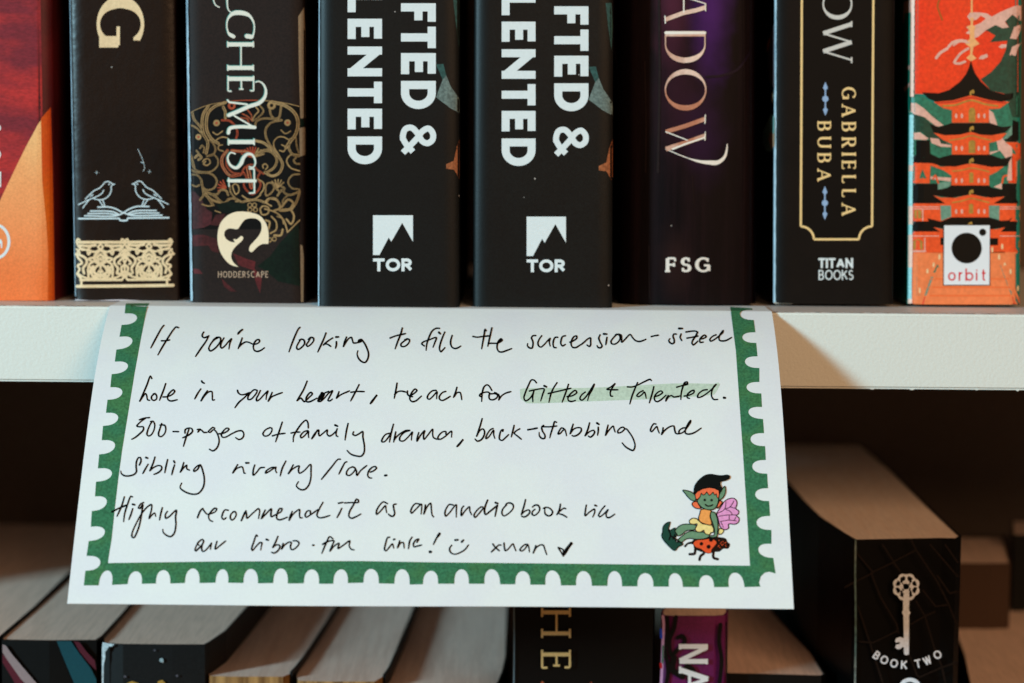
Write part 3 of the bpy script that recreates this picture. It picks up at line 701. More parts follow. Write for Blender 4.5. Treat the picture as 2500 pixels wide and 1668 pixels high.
# 4, 5 -- the two identical black books
blk = mat('blue_black_matte_cover', (22, 28, 28), .42, .42, grain=.6, gscale=2800, bump=2.2e-5, bscale=2200, tint=(16, 18, 18), tscale=40, tamt=.6, specks=.05)
halft = mat('halftone_grey_print', (96, 112, 108), .6, .2, grain=.35, gscale=1400)
halfteal = mat('halftone_teal_print', (44, 78, 74), .6, .2, grain=.3, gscale=1400)
skin = mat('halftone_orange_print', (148, 88, 54), .6, .2, grain=.35, gscale=1400)
faint = mat('faint_print', (33, 37, 36), .45, .3)
def tor(name, label, xl, xr, Y, ax, ay):
    b = Spine(name, label, xl, xr, 752, Y, r=.0016, cover=blk)
    b.root['group'] = 'pair of identical black books'
    A = lambda p: [(ax[0] + (x - 848.7) * ax[1], ay[0] + y * ay[1]) for x, y in p]
    Z = lambda p: A(T(760, 0, 2.0632, p))
    yy = lambda v: ay[0] + v / 2.0632 * ay[1]
    d = b.draw()
    bl, tp = A([(848.7, 0)])[0][0], A([(932.7, 0)])[0][0]
    text(d, 'TALENTED', white_pr, bl, tp, 0, 0, True, .235, .235, 0, layer=2, extents=[(yy(-322), yy(-214)), (yy(-202), yy(-62)), (yy(-42), yy(62)), (yy(95), yy(197)), (yy(235), yy(385)), (yy(412), yy(520)), (yy(548), yy(652)), (yy(688), yy(830))])
    bl, tp = A([(979, 0)])[0][0], A([(1064, 0)])[0][0]
    text(d, 'GIFTED', white_pr, bl, tp, 0, 0, True, .235, .235, 0, layer=2, extents=[(yy(-240), yy(-100)), (yy(-72), yy(-40)), (yy(17), yy(110)), (yy(135), yy(243)), (yy(268), yy(374)), (yy(408), yy(552))])
    amp = [(460, 765), (500, 720), (560, 655), (590, 655), (612, 690), (590, 720), (565, 720), (520, 690), (485, 645), (465, 665), (462, 700), (490, 725), (520, 722), (560, 690)]
    amp = [(466, 762), (540, 670), (560, 655), (590, 648), (610, 672), (610, 708), (590, 722), (560, 708), (538, 672), (510, 645), (480, 645), (464, 675), (468, 715), (492, 735), (515, 725), (560, 690)]
    d.stroke(Z([(462, 708), (462, 680), (475, 650), (505, 644), (535, 672), (560, 712), (585, 722), (610, 705), (612, 672), (590, 648), (562, 660), (530, 700), (462, 770)]), 14.5 * ax[1], white_pr, 2, step=2, caps=False)
    d.stroke(Z([(462, 700), (480, 730), (512, 765)]), 14.5 * ax[1], white_pr, 2, step=2, caps=False)
    d.done('title_lettering', b.root)
    d = b.draw(); d.fill(Z([(311, 1085), (512, 1085), (512, 1218), (458, 1123), (403, 1218), (390, 1197), (343, 1285), (311, 1285)]), white_pr, 2); d.done('publisher_logo', b.root)
    d = b.draw()
    text(d, 'TOR', white_pr, yy(1367), yy(1302), Z([(311, 0)])[0][0], Z([(511, 0)])[0][0], False, .24, .24, 0, gap=.10, layer=2, extents=[Z([(q, 0)])[0][0] for q in ()] or None)
    d.done('publisher_lettering', b.root)
    d = b.draw(6)
    d.fill(Z([(628, 325), (665, 322), (680, 380), (662, 402)]), halfteal, 1)
    d.fill(Z([(662, 402), (680, 380), (702, 435), (750, 505), (752, 572), (700, 545), (628, 490)]), halft, 2)
    d.fill(Z([(715, 0), (745, 0), (752, 120), (745, 240), (728, 120)]), halfteal, 1)
    d.fill(Z([(752, 690), (733, 740), (718, 810), (680, 828), (680, 850), (720, 855), (745, 900), (752, 885)]), skin, 1)
    d.done('cover_art', b.root)
    for cx, cy, r_, a0, a1 in ((325, 945, 92, 90, 260), (500, 900, 80, 30, 200), (600, 600, 200, 20, 120), (250, 60, 180, 0, 120)):
        d = b.draw(); d.stroke(Z([(cx + r_ * math.cos(R(a)), cy + r_ * math.sin(R(a))) for a in range(a0, a1, 8)]), .8, faint, 1); d.done('faint_pattern', b.root)
    return b
u4 = tor('black_book', 'black book with big white letters, directly right of the scrollwork book', (777, 775.5), (1121, 1122), .004, (848.7, 1.0), (0, 1.0))
u5 = tor('black_book', 'black book with big white letters, directly left of the purple-black book', (1157, 1154.5), (1498, 1495), .007, (1224.8, .984), (7.5, .992))

# 6 -- dark purple hardback with foil title
cov6 = mat('purple_black_jacket', (22, 11, 18), .42, .2, grain=.5, gscale=2600, tint=(44, 24, 30), tscale=90, tamt=.7, stretch=(3.2, 3.2, .06), specks=.03, bump=2e-5, bscale=1500)
u6 = Spine('purple_black_book', 'purple-black hardback with rose-gold foil letters and a small white three-letter mark', (1512, 1512), (1850, 1848), 742, .0175, r=.004, bulge=.0035, cover=cov6, thick=.002)
pur = mat('violet_glow_print', (70, 28, 96), .35, .4, grain=.35, gscale=1300, tint=(40, 16, 56), tscale=70, tamt=.8)
plm = mat('plum_streak_print', (76, 30, 52), .35, .4, grain=.35, gscale=1300, tint=(34, 16, 26), tscale=80, tamt=.8, stretch=(3, 3, .2))
d = u6.draw(10)
for cx_, cz_, rx_, rz_, c_, a_ in ((1738, 10, 70, 260, (76, 30, 100), .85), (1640, -20, 60, 300, (84, 36, 54), .75), (1660, 260, 90, 220, (50, 22, 34), .7), (1720, 330, 80, 160, (46, 20, 52), .6), (1650, 640, 60, 120, (46, 26, 24), .6)):
    q_ = on_y(cx_, cz_, u6.Y); add_glow(cov6, (q_.x, q_.z), (rx_ / 8500, rz_ / 8500), c_, a_)
d = u6.draw()
st6 = mat('mauve_sheen_streak', (50, 30, 30), .4, .4, grain=.35, gscale=1300)  # glossy sheen and fold highlight of the jacket, painted as streaks
for p, wv in (([(1609, 0), (1610, 200), (1606, 420)], 6), ([(1574, 150), (1577, 300), (1576, 420)], 2.5), ([(1584, 600), (1586, 730)], 2), ([(1815, 0), (1817, 300), (1814, 740)], 1.4), ([(1690, 430), (1693, 500)], 1.2)):
    d.stroke(p, wv, st6, 9)
d.stroke([(1830, 130), (1800, 170), (1760, 185), (1725, 188)], 6, mat('violet_arc_print', (38, 18, 46), .4, .3, grain=.3), 8)
d.done('sheen_streaks', u6.root)
foil = mat('rose_gold_foil', (226, 196, 178), .3, .5, grain=.12, gscale=900, tint=(178, 112, 84), tscale=75, tamt=.95)
foil_l = mat('pale_foil', (240, 226, 214), .3, .5)
d = u6.draw(); Z = lambda p: T(1560, 0, 3.733, p); W = lambda v: v / 3.733
bl = 1560 + 236 / 3.733; tp = 1560 + 606 / 3.733
d.stroke(Z([(606, 68), (520, 95), (400, 120), (240, 180)]), W(38), foil, 11, sm=False, caps=False)
d.stroke(Z([(606, 35), (480, -5), (240, -70)]), W(10), foil_l, 11, sm=False)
d.stroke(Z([(408, -20), (408, 110)]), W(12), foil_l, 11, sm=False)
for p in ([(236, 148), (240, 212)], [(606, 38), (606, 100)], [(604, 1050), (600, 1125)], [(604, 1205), (600, 1278)]): d.stroke(Z(p), W(10), foil_l, 12, sm=False)
text(d, 'D', foil, bl, tp, 0, 0, True, .13, .028, .02, layer=11, extents=[(285 / 3.733, 580 / 3.733)])
d.stroke(Z([(244, 300), (600, 300)]), W(26), foil_l, 12, sm=False)
d.stroke(Z([(424 + 184 * math.cos(R(a)), 820 + 165 * math.sin(R(a))) for a in range(0, 360, 8)]), lambda q, dx, dy: W(12 + 36 * abs(dx) ** 2.5), foil, 11, closed=True, sm=False)
d.stroke(Z([(600, 1085), (420, 1150), (245, 1202)]), W(38), foil, 11, sm=False, caps=False)
d.stroke(Z([(245, 1202), (440, 1278)]), W(9), foil_l, 12, sm=False)
d.stroke(Z([(600, 1240), (430, 1300), (245, 1360)]), W(42), foil, 11, sm=False, caps=False)
d.stroke(Z([(596, 1255), (430, 1310), (300, 1362)]), W(16), foil_l, 12, sm=False, caps=False)
d.stroke(Z([(245, 1360), (400, 1425), (540, 1470), (640, 1482), (720, 1480), (780, 1430), (800, 1360), (803, 1318)]), lambda q, dx, dy: W(8 + 34 * max(0, 1 - abs(q - .68) * 3)), foil_l, 11)
d.done('title_lettering', u6.root)
d = u6.draw()
text(d, 'FSG', mat('warm_white_print', (222, 214, 204), .5, .25), 1372 / 2.0643, 1297 / 2.0643, 1480 + 300 / 2.0643, 1480 + 522 / 2.0643, False, .24, .14, .17, gap=.26, layer=11)
d.done('publisher_lettering', u6.root)

# 7 -- black book with a gold frame
cov7 = mat('black_patterned_cover', (20, 17, 15), .5, .25, grain=.5, gscale=2600, bump=2e-5, bscale=2000, tint=(30, 24, 21), tscale=110, tamt=.6)
u7 = Spine('gold_frame_book', 'black book with a thin gold frame, light blue arrows and gold author letters', (1892, 1889), (2186, 2182), 742, .0235, r=.0013, cover=cov7)
inner7 = mat('frame_ground', (9, 10, 9), .5, .25)
goldl = mat('pale_gold_print', (240, 200, 138), .5, .3, grain=.06)
sil7 = mat('silver_grey_print', (200, 198, 192), .5, .3, grain=.04)
blu7 = mat('light_blue_print', (140, 170, 206), .5, .3, grain=.06)
fr = [(1957.6, -20), (1956.5, 250), (1955, 553)] + [(1955 + 32 * math.sin(R(a)), 585 - 32 * math.cos(R(a))) for a in range(4, 88, 7)] + [(1987, 584.5), (2097, 584.5)]
fr += [(2129 - 32 * math.cos(R(a)), 585 - 32 * math.sin(R(a))) for a in range(4, 88, 7)] + [(2129, 553), (2130.5, 250), (2132.3, -20)]
d = u7.draw(); d.fill(fr, inner7, 1); d.stroke(fr, 5.2, goldl, 2, sm=False, caps=False); d.done('gold_frame', u7.root)
d = u7.draw(); H7 = 71
text(d, 'OW', sil7, 1860 + 580 / 3.92, 1860 + 866 / 3.92, 0, 0, True, .14, .05, .10, layer=3, extents=[(-28, 48), (54, 152)])
d.done('title_lettering', u7.root)
d = u7.draw()
text(d, 'GABRIELLA', goldl, 1860 + 765 / 3.92, 1860 + 900 / 3.92, 213, 526, True, .17, .08, .13, gap=.52, layer=3)
text(d, 'BUBA', goldl, 1860 + 532 / 3.92, 1860 + 662 / 3.92, 297, 442, True, .17, .08, .13, gap=.52, layer=3)
d.done('author_lettering', u7.root)
for cx, y0, y1 in ((2015, 200, 283), (2013.8, 454.5, 537)):
    d = u7.draw(); cy = (y0 + y1) / 2
    d.stroke([(cx, y0 + 8), (cx, y1 - 8)], 3.4, blu7, 3, sm=False); d.disc(cx, cy, 7.5, blu7, 3)
    d.fill([(cx, y0), (cx + 6, y0 + 15), (cx + 2, y0 + 20), (cx - 2, y0 + 20), (cx - 6, y0 + 15)], blu7, 4)
    d.fill([(cx, y1), (cx + 6, y1 - 15), (cx + 2, y1 - 20), (cx - 2, y1 - 20), (cx - 6, y1 - 15)], blu7, 4)
    d.done('arrow_ornament', u7.root)
d = u7.draw()
text(d, 'TITAN', white_pr, 400 + 1110 / 4.356, 400 + 1003 / 4.356, 1860 + 600 / 4.356, 1860 + 970 / 4.356, False, .21, .21, 0, gap=.10, layer=3)
text(d, 'BOOKS', white_pr, 400 + 1235 / 4.356, 400 + 1130 / 4.356, 1860 + 603 / 4.356, 1860 + 975 / 4.356, False, .12, .12, 0, gap=.10, layer=3)
d.done('publisher_lettering', u7.root)
# illustrated front cover, glimpsed between the two books
dd = Draw(u7.side_map('L')); Z = lambda p: T(1860, 0, 3.92, p)
dd.fill(Z([(118, 225), (90, 300), (60, 450), (55, 600), (70, 780), (118, 850)]), mat('mauve_grey_print', (110, 92, 96), .3, .4, grain=.3), 1)
dd.fill(Z([(78, 345), (80, 400), (62, 490), (42, 505), (48, 420)]), mat('flame_print', (240, 130, 50), .3, .4), 2)
dd.fill(Z([(105, 870), (112, 920), (100, 990), (90, 970), (92, 900)]), mat('cream_spot_print', (240, 214, 180), .3, .4), 2)
dd.fill(Z([(118, 1120), (90, 1085), (50, 1170), (10, 1260), (0, 1360), (40, 1450), (90, 1455), (118, 1380)]), mat('pale_teal_print', (150, 200, 190), .3, .4, grain=.2), 1)
dd.fill(Z([(115, 1280), (80, 1265), (65, 1330), (90, 1430), (116, 1400)]), mat('peach_print', (232, 170, 130), .3, .4), 2)
dd.done('front_cover_art', u7.root)
worn_edge(u7, [(1891, 739), (1900, 742), (1933, 743)], mat('torn_white_edge', (190, 180, 165), .8, .1), 3)

rimm = mat('pale_blue_edge_highlight', (168, 190, 202), .5, .4, grain=.3, gscale=2600, tint=(110, 134, 148), tscale=60, tamt=.8)  # rim highlight of the window light, painted pale on rubbed edges
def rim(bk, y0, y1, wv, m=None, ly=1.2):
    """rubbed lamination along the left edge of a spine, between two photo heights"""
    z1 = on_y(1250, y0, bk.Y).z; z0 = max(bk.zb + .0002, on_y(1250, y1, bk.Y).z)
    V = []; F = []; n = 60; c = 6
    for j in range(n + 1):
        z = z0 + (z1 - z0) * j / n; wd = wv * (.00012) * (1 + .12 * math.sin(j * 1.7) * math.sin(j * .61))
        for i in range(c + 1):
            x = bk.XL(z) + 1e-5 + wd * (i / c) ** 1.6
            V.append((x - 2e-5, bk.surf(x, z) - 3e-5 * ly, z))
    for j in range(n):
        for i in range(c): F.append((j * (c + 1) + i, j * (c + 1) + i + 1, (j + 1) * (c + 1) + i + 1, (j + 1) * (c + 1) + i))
    mesh_obj('spine_edge_highlight', V, F, m or rimm, bk.root)
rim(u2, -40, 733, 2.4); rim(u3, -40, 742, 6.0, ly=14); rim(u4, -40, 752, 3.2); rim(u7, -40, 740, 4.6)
# deckled page edges glimpsed between the bird book and the scrollwork book
d = Draw(plane3 if 0 else (lambda px, py, lift: on_y(px, py, .034 - lift)))
dk = mat('pinkish_page_edge', (128, 88, 82), .8, .1, grain=.4, gscale=1500)
for i in range(7):
    y0_ = 190 + i * 78
    d.stroke([(452, y0_), (447 + (i % 3), y0_ + 60), (443, y0_ + 150), (441, y0_ + 210)], lambda q, dx, dy: 1.2 + 3.2 * math.sin(q * 3.1), dk, 1)
d.stroke([(446, 640), (444, 700), (443, 742)], 6, dk, 1)
d.done('deckled_page_edge', u2.root)

# 8 -- orange pagoda book
vr = mat('vermilion_print', (242, 62, 22), .4, .4, grain=.16, gscale=1100, tint=(228, 44, 18), tscale=60, tamt=.5)
vr2 = mat('orange_red_print', (240, 82, 34), .4, .4, grain=.16, gscale=1100)
grn8 = mat('emerald_print', (36, 110, 84), .4, .4, grain=.3, gscale=1100)
grn8d = mat('forest_print', (22, 62, 46), .4, .4, grain=.3, gscale=1100)
sage = mat('sage_print', (104, 144, 124), .4, .4, grain=.2, gscale=1100)
pk = mat('pale_pink_print', (220, 170, 152), .4, .4, grain=.12, gscale=1100)
bk8 = mat('roof_black_print', (14, 17, 14), .4, .35)
olv = mat('ochre_print', (168, 128, 54), .4, .4, grain=.2, gscale=1100)
org8 = mat('bridge_orange_print', (246, 126, 74), .4, .4, grain=.1, gscale=1100)
teal8 = mat('emerald_cover', (20, 120, 104), .3, .45, grain=.2)
u8 = Spine('pagoda_book', 'bright orange-red book with a black-roofed pagoda and green hills on its spine', (2224, 2218), (2497, 2492), 742, .026, r=.0016, cover=teal8)
U = lambda p: T(2190, 0, 3.919, p); Lw = lambda p: T(2190, 380, 3.919, p)
d = u8.draw(10)
d.fill(U([(118, -1500), (1208, -1500), (1208, 900), (140, 900), (118, 880)]), vr, 1)
d.fill(U([(110, 880), (250, 925), (330, 980), (420, 1010), (520, 1050), (900, 1050), (1205, 900), (1205, 2100), (110, 2100)]), grn8, 2)
d.fill(U([(1205, 40), (1205, 1130), (1100, 1120), (1040, 900), (900, 870), (800, 760), (900, 690), (990, 590), (1040, 480), (1055, 390), (890, 405), (940, 340), (870, 300), (840, 290), (940, 240), (1070, 260), (1030, 200), (1100, 140), (1205, 200)]), grn8d, 3)
d.fill(U([(1205, 45), (1120, 60), (1000, 110), (905, 160), (860, 130), (790, 120), (700, 118), (670, 160), (700, 200), (760, 190), (800, 150), (850, 180), (800, 220), (730, 250), (660, 260), (690, 290), (655, 320), (700, 330), (720, 380), (780, 350), (850, 290), (940, 240), (1010, 272), (1070, 262), (1030, 210), (1105, 138), (1170, 195), (1205, 205)]), pk, 4)
d.fill(U([(1080, 370), (1120, 260), (1205, 225), (1205, 290), (1165, 330), (1140, 378)]), pk, 4)
d.fill(U([(1075, 530), (1100, 450), (1190, 405), (1200, 420), (1150, 480), (1135, 535)]), pk, 4)
d.fill(U([(970, 450), (1000, 425), (1050, 425), (1045, 455), (1000, 465)]), pk, 4)
d.fill(U([(780, 565), (800, 535), (860, 515), (870, 545), (820, 570)]), pk, 4)
d.fill(U([(118, 970), (180, 985), (260, 1040), (330, 1110), (445, 1200), (380, 1215), (260, 1120), (118, 1080)]), pk, 3)
d.fill(U([(118, 1080), (260, 1120), (330, 1190), (350, 1270), (520, 1400), (400, 1410), (300, 1330), (240, 1270), (180, 1265), (118, 1290)]), grn8d, 3)
d.fill(U([(115, 1290), (150, 1265), (220, 1268), (300, 1325), (280, 1340), (180, 1335), (118, 1350)]), pk, 4)
d.fill(U([(315, 1320), (400, 1330), (420, 1375), (520, 1390), (520, 1408), (420, 1405), (330, 1370)]), pk, 4)
d.fill(U([(880, 1050), (920, 1080), (960, 1200), (890, 1180), (870, 1100)]), pk, 4)
d.fill(U([(950, 1340), (1010, 1320), (1045, 1370), (1100, 1400), (1105, 1490), (1040, 1515), (985, 1440), (890, 1480), (885, 1455), (970, 1440)]), pk, 4)
d.fill(U([(1015, 1330), (1100, 1200), (1100, 1290), (1050, 1335)]), sage, 5)
d.done('sky_and_hills', u8.root)
d = u8.draw(14)
d.fill(U([(707, 575), (690, 640), (660, 710), (600, 785), (500, 860), (400, 893), (238, 885), (300, 945), (370, 975), (540, 960), (707, 912), (870, 955), (1000, 975), (1090, 955), (1165, 885), (1020, 900), (900, 870), (800, 780), (745, 700), (722, 640)]), bk8, 6)
d.fill(U([(310, 1185), (400, 1215), (520, 1178), (890, 1178), (1000, 1215), (1105, 1205), (1030, 1270), (900, 1296), (800, 1290), (707, 1262), (600, 1290), (460, 1295), (350, 1270)]), bk8, 6)
d.fill(U([(1105, 1150), (1205, 1145), (1205, 1362), (1060, 1358), (1018, 1340), (1100, 1290)]), bk8, 6)
d.fill(U([(180, 1342), (312, 1342), (318, 1470), (400, 1512), (520, 1480), (890, 1480), (1000, 1520), (1100, 1495), (1050, 1590), (900, 1600), (707, 1560), (560, 1595), (420, 1590), (330, 1562), (140, 1560), (140, 1520), (180, 1480)]), bk8, 6)
d.fill(Lw([(118, 268), (388, 268), (390, 325), (480, 310), (520, 285), (880, 285), (900, 305), (1005, 325), (1008, 268), (1205, 268), (1205, 460), (925, 458), (1040, 390), (900, 405), (707, 370), (520, 405), (345, 380), (460, 458), (118, 458)]), bk8, 6)
d.fill(Lw([(118, 628), (300, 628), (290, 600), (420, 630), (520, 590), (880, 590), (1000, 625), (1100, 598), (1075, 630), (1205, 630), (1205, 730), (990, 728), (1040, 685), (900, 705), (500, 705), (345, 685), (410, 728), (118, 728)]), bk8, 6)
d.fill(Lw([(415, 785), (965, 790), (965, 858), (415, 855)]), bk8, 8)
d.done('pagoda_roofs', u8.root)
d = u8.draw(14)
d.fill(U([(350, 975), (540, 960), (707, 912), (870, 955), (1075, 975), (980, 1040), (880, 1045), (880, 1175), (525, 1175), (525, 1055), (440, 1035)]), vr2, 5)
d.fill(U([(350, 1270), (460, 1296), (600, 1290), (707, 1262), (800, 1290), (900, 1296), (1050, 1272), (990, 1340), (880, 1370), (880, 1480), (525, 1480), (525, 1380), (440, 1340)]), vr2, 5)
d.fill(Lw([(110, 68), (335, 68), (420, 108), (560, 100), (707, 75), (850, 100), (1040, 88), (950, 160), (880, 190), (880, 290), (520, 290), (520, 190), (440, 140), (320, 95), (310, 265), (110, 265)]), vr2, 5)
d.fill(Lw([(345, 380), (420, 402), (560, 405), (707, 370), (850, 400), (1030, 392), (935, 455), (1205, 460), (1205, 630), (980, 628), (880, 590), (520, 590), (420, 630), (110, 628), (110, 458), (460, 458)]), vr2, 5)
d.fill(Lw([(345, 685), (440, 705), (950, 705), (1035, 685), (990, 728), (1205, 730), (1205, 930), (110, 930), (110, 728), (410, 728)]), vr2, 5)
d.fill(U([(1035, 1362), (1205, 1362), (1205, 1540), (1150, 1540), (1130, 1450), (1090, 1400)]), vr2, 5)
d.fill(Lw([(1100, -20), (1205, -30), (1205, 268), (1060, 262), (1110, 150)]), vr2, 5)
d.fill(Lw([(110, 930), (1205, 920), (1205, 1425), (110, 1425)]), org8, 5)
d.done('pagoda_walls', u8.root)
d = u8.draw()
for pts in (U([(170, 1400), (310, 1390), (320, 1500), (250, 1512), (150, 1500)]), Lw([(120, 100), (168, 100), (168, 240), (120, 250)]),):
    d.fill(pts, grn8, 6)
d.fill(Lw([(205, 220), (245, 130), (280, 220)]), grn8, 7); d.fill(Lw([(318, 102), (430, 150), (515, 190), (520, 240), (318, 222)]), grn8, 6)
d.fill(Lw([(318, 200), (515, 212), (515, 248), (318, 225)]), pk, 7); d.fill(Lw([(390, 262), (515, 245), (510, 290), (440, 318), (390, 325)]), sage, 7)
d.fill(Lw([(885, 190), (1070, 95), (1070, 190), (1000, 220), (1005, 325), (940, 315), (880, 270)]), grn8, 6)
d.fill(Lw([(925, 300), (1000, 262), (1003, 322)]), pk, 7); d.fill(Lw([(1070, 60), (1095, 20), (1100, 240), (1050, 240)]), pk, 7); d.fill(Lw([(1140, 60), (1195, 10), (1195, 180), (1140, 200)]), pk, 7); d.fill(Lw([(1140, 200), (1195, 180), (1195, 250), (1130, 250)]), grn8, 7)
d.fill(Lw([(412, 478), (515, 478), (520, 585), (420, 625)]), sage, 6); d.fill(Lw([(878, 478), (980, 478), (978, 628), (880, 590)]), sage, 6)
d.fill(Lw([(188, 1045), (395, 1045), (400, 1080), (370, 1120), (190, 1115)]), grn8, 7); d.fill(Lw([(188, 1160), (345, 1160), (280, 1340), (188, 1340)]), sage, 7)
d.fill(Lw([(985, 1045), (1185, 1040), (1185, 1330), (1090, 1330), (1040, 1200)]), sage, 7)
red8 = mat('scarlet_print', (214, 34, 22), .4, .4, grain=.1)
d.fill(Lw([(110, 1350), (270, 1350), (250, 1425), (110, 1425)]), red8, 8); d.fill(Lw([(1100, 1350), (1200, 1350), (1200, 1425), (1120, 1425)]), red8, 8)
d.fill(Lw([(110, 1408), (1205, 1405), (1205, 1425), (110, 1425)]), red8, 9)
for p in ([(230, 1400), (310, 1160), (370, 1050)], [(200, 1000), (200, 1340)], [(1170, 1400), (1090, 1200), (1030, 1060)], [(300, 1340), (390, 1080)], [(190, 1135), (340, 1135)]):
    d.stroke(Lw(p), 5, org8, 9, sm=False)
for yy_ in (1180, 1260, 1340): d.stroke(Lw([(300, yy_), (1080, yy_)]), 3, mat('stair_line_print%d' % yy_ if 0 else 'stair_line_print', (240, 104, 48), .4, .4), 6, sm=False)
for x, y in ((405, 970), (350, 1050), (290, 1110), (215, 1290), (975, 970), (1030, 1050), (1085, 1110), (1155, 1270), (910, 900), (1005, 870)): d.disc(*Lw([(x, y)])[0], 2.6, mat('lamp_print', (250, 200, 150), .4, .4) if x == 405 else bpy.data.materials['lamp_print'], 9, ry=7)
d.done('landing_and_gardens', u8.root)
d = u8.draw()
for pts in (U([(685, 1170), (685, 1060), (700, 1032), (735, 1032), (748, 1060), (748, 1170)]), U([(685, 1465), (685, 1360), (705, 1342), (735, 1342), (748, 1360), (748, 1465)]),
            Lw([(690, 260), (690, 170), (710, 158), (730, 170), (730, 260)]), Lw([(688, 555), (688, 470), (708, 458), (728, 470), (728, 555)]), Lw([(165, 600), (165, 525), (200, 515), (232, 530), (232, 600)]),
            Lw([(155, 900), (155, 815), (200, 795), (243, 820), (243, 900)]), Lw([(1160, 880), (1160, 820), (1195, 810), (1195, 880)]), Lw([(1165, 590), (1180, 510), (1195, 510), (1195, 590)])):
    d.fill(pts, olv, 7)
for x, y, q in ((715, 880, U), (712, 1228, U), (708, 1535, U), (710, 45, Lw), (708, 345, Lw), (697, 655, Lw)):
    d.stroke(q([(x - 12, y + 25), (x - 8, y), (x + 12, y - 12), (x + 14, y + 8)]), 5, olv, 8)
for y, q in ((1110, U), (1420, U), (240, Lw), (535, Lw)):
    for x in (565, 620, 780, 835): d.disc(*q([(x, y)])[0], 2.8, pk if 1 else pk, 7, ry=6)
dr = mat('dark_red_print', (196, 48, 26), .4, .4)
for a in ([(380, 985), (540, 975), (707, 935), (870, 970), (1040, 985)], [(440, 1015), (560, 1005), (707, 962), (850, 1000), (960, 1015)]): d.stroke(U(a), 4, dr if a[0][0] == 380 else olv, 6)
for a in ([(500, 1345), (620, 1325), (707, 1300), (800, 1320), (900, 1345)],): d.stroke(U(a), 3, olv, 6)
for a in ([(530, 150), (620, 140), (707, 120), (800, 135), (880, 155)], [(530, 450), (620, 435), (707, 410), (800, 430), (880, 450)]): d.stroke(Lw(a), 3, olv, 6)
for y in (490, 510, 770): d.stroke(Lw([(120, y), (400, y)]), 2, pk, 6, sm=False); d.stroke(Lw([(985, y), (1195, y)]), 2, pk, 6, sm=False)
d.stroke(Lw([(115, 915), (270, 915)]), 4, pk, 7, sm=False); d.stroke(Lw([(265, 915), (265, 790)]), 3, pk, 7, sm=False); d.stroke(Lw([(245, 620), (245, 520)]), 3, pk, 7, sm=False)
gld = mat('apricot_print', (250, 170, 110), .4, .4, grain=.1)
d.stroke(U([(714, -20), (714, 118)]), 4.5, gld, 6, sm=False)
d.fill(U([(700, 170), (730, 170), (725, 240), (750, 260), (738, 300), (740, 370), (790, 420), (730, 450), (720, 520), (760, 560), (730, 575), (707, 590), (690, 575), (660, 555), (700, 520), (698, 450), (650, 420), (695, 370), (695, 300), (665, 255), (705, 240)]), gld, 6)
d.stroke(U([(375, 555), (410, 510), (480, 465)]), 7, pk, 6); d.stroke(U([(495, 445), (530, 410), (590, 390), (660, 395)]), 7, pk, 6); d.stroke(U([(540, 435), (600, 400), (690, 410)]), 4, pk, 6)
d.stroke(U([(680, 465), (610, 510), (570, 560), (548, 600), (600, 608), (650, 590)]), 6, pk, 6)
d.stroke(U([(405, -10), (388, 60), (405, 120), (432, 190)]), 4.5, mat('brown_stem_print', (170, 84, 26), .4, .4), 4)
d.stroke(Lw([(300, 90), (260, 90), (215, 180), (200, 250)]), 4, vr2, 8); d.stroke(Lw([(255, 90), (290, 180), (305, 250)]), 4, vr2, 8)
d.stroke(Lw([(345, 225), (365, 190), (385, 240), (395, 262)]), 4, vr2, 8); d.stroke(Lw([(1050, 190), (1020, 200), (1005, 262)]), 4, vr2, 8)
d.stroke(Lw([(1110, 20), (1110, 250)]), 5, vr, 8, sm=False)
d.done('pagoda_details', u8.root)
whl = mat('white_label_print', (222, 228, 232), .45, .3)
d = u8.draw()
d.fill(Lw([(440, 658), (890, 658), (890, 1244), (440, 1244)]), bk8, 10)
d.fill(Lw([(450, 668), (886, 668), (882, 1236), (447, 1236)]), whl, 11)
d.disc(*Lw([(665, 885)])[0], 37, bk8, 12, ry=37.5, n=48); d.disc(*Lw([(818, 734)])[0], 8.6, bk8, 12, ry=8.8)
d.done('publisher_logo', u8.root)
d = u8.draw(); rd = mat('red_letter_print', (206, 22, 38), .45, .3)
by = 380 + 1198 / 3.919; X8 = lambda x: 2190 + x / 3.919
for s_, a, b in (('o', 487, 560), ('r', 588, 632), ('b', 652, 728), ('i', 750, 770), ('t', 808, 850)):
    text(d, s_, rd, by, by - 30, 0, 0, False, .125, .125, 0, layer=12, extents=[(X8(a), X8(b))])
d.done('publisher_lettering', u8.root)
dd = Draw(u8.side_map('L'))
g8 = mat('emerald_gloss_print', (26, 140, 116), .3, .45, grain=.15)
dd.fill(U([(128, 0), (60, 20), (58, 230), (75, 215), (128, 120)]), pk, 1)
dd.fill(U([(128, 120), (72, 130), (62, 400), (55, 800), (75, 890), (105, 1060), (128, 1060)]), g8, 2)
dd.fill(U([(128, 620), (90, 640), (95, 665), (128, 670)]), pk, 3); dd.fill(U([(128, 790), (60, 840), (75, 885), (100, 850), (128, 830)]), pk, 3)
dd.done('front_cover_art', u8.root); dd = Draw(u8.side_map('L'))
dd.fill(Lw([(60, 1250), (45, 1280), (38, 1350), (45, 1410), (60, 1405), (70, 1330)]), g8, 2)
dd.done('front_cover_art', u8.root); dd = Draw(u8.side_map('L'))
dd.fill(Lw([(85, 300), (65, 500), (55, 900), (80, 900)]), mat('dark_brick_print', (70, 34, 24), .4, .3), 1)
dd.done('front_cover_art', u8.root)
rim(u8, -40, 228, 9, mat('pale_rose_highlight', (250, 190, 170), .4, .4, grain=.1), 13); rim(u8, 272, 395, 9, mat('pale_aqua_highlight', (150, 205, 205), .4, .4, grain=.2), 13)  # pink and aqua highlight painted along the left spine edge
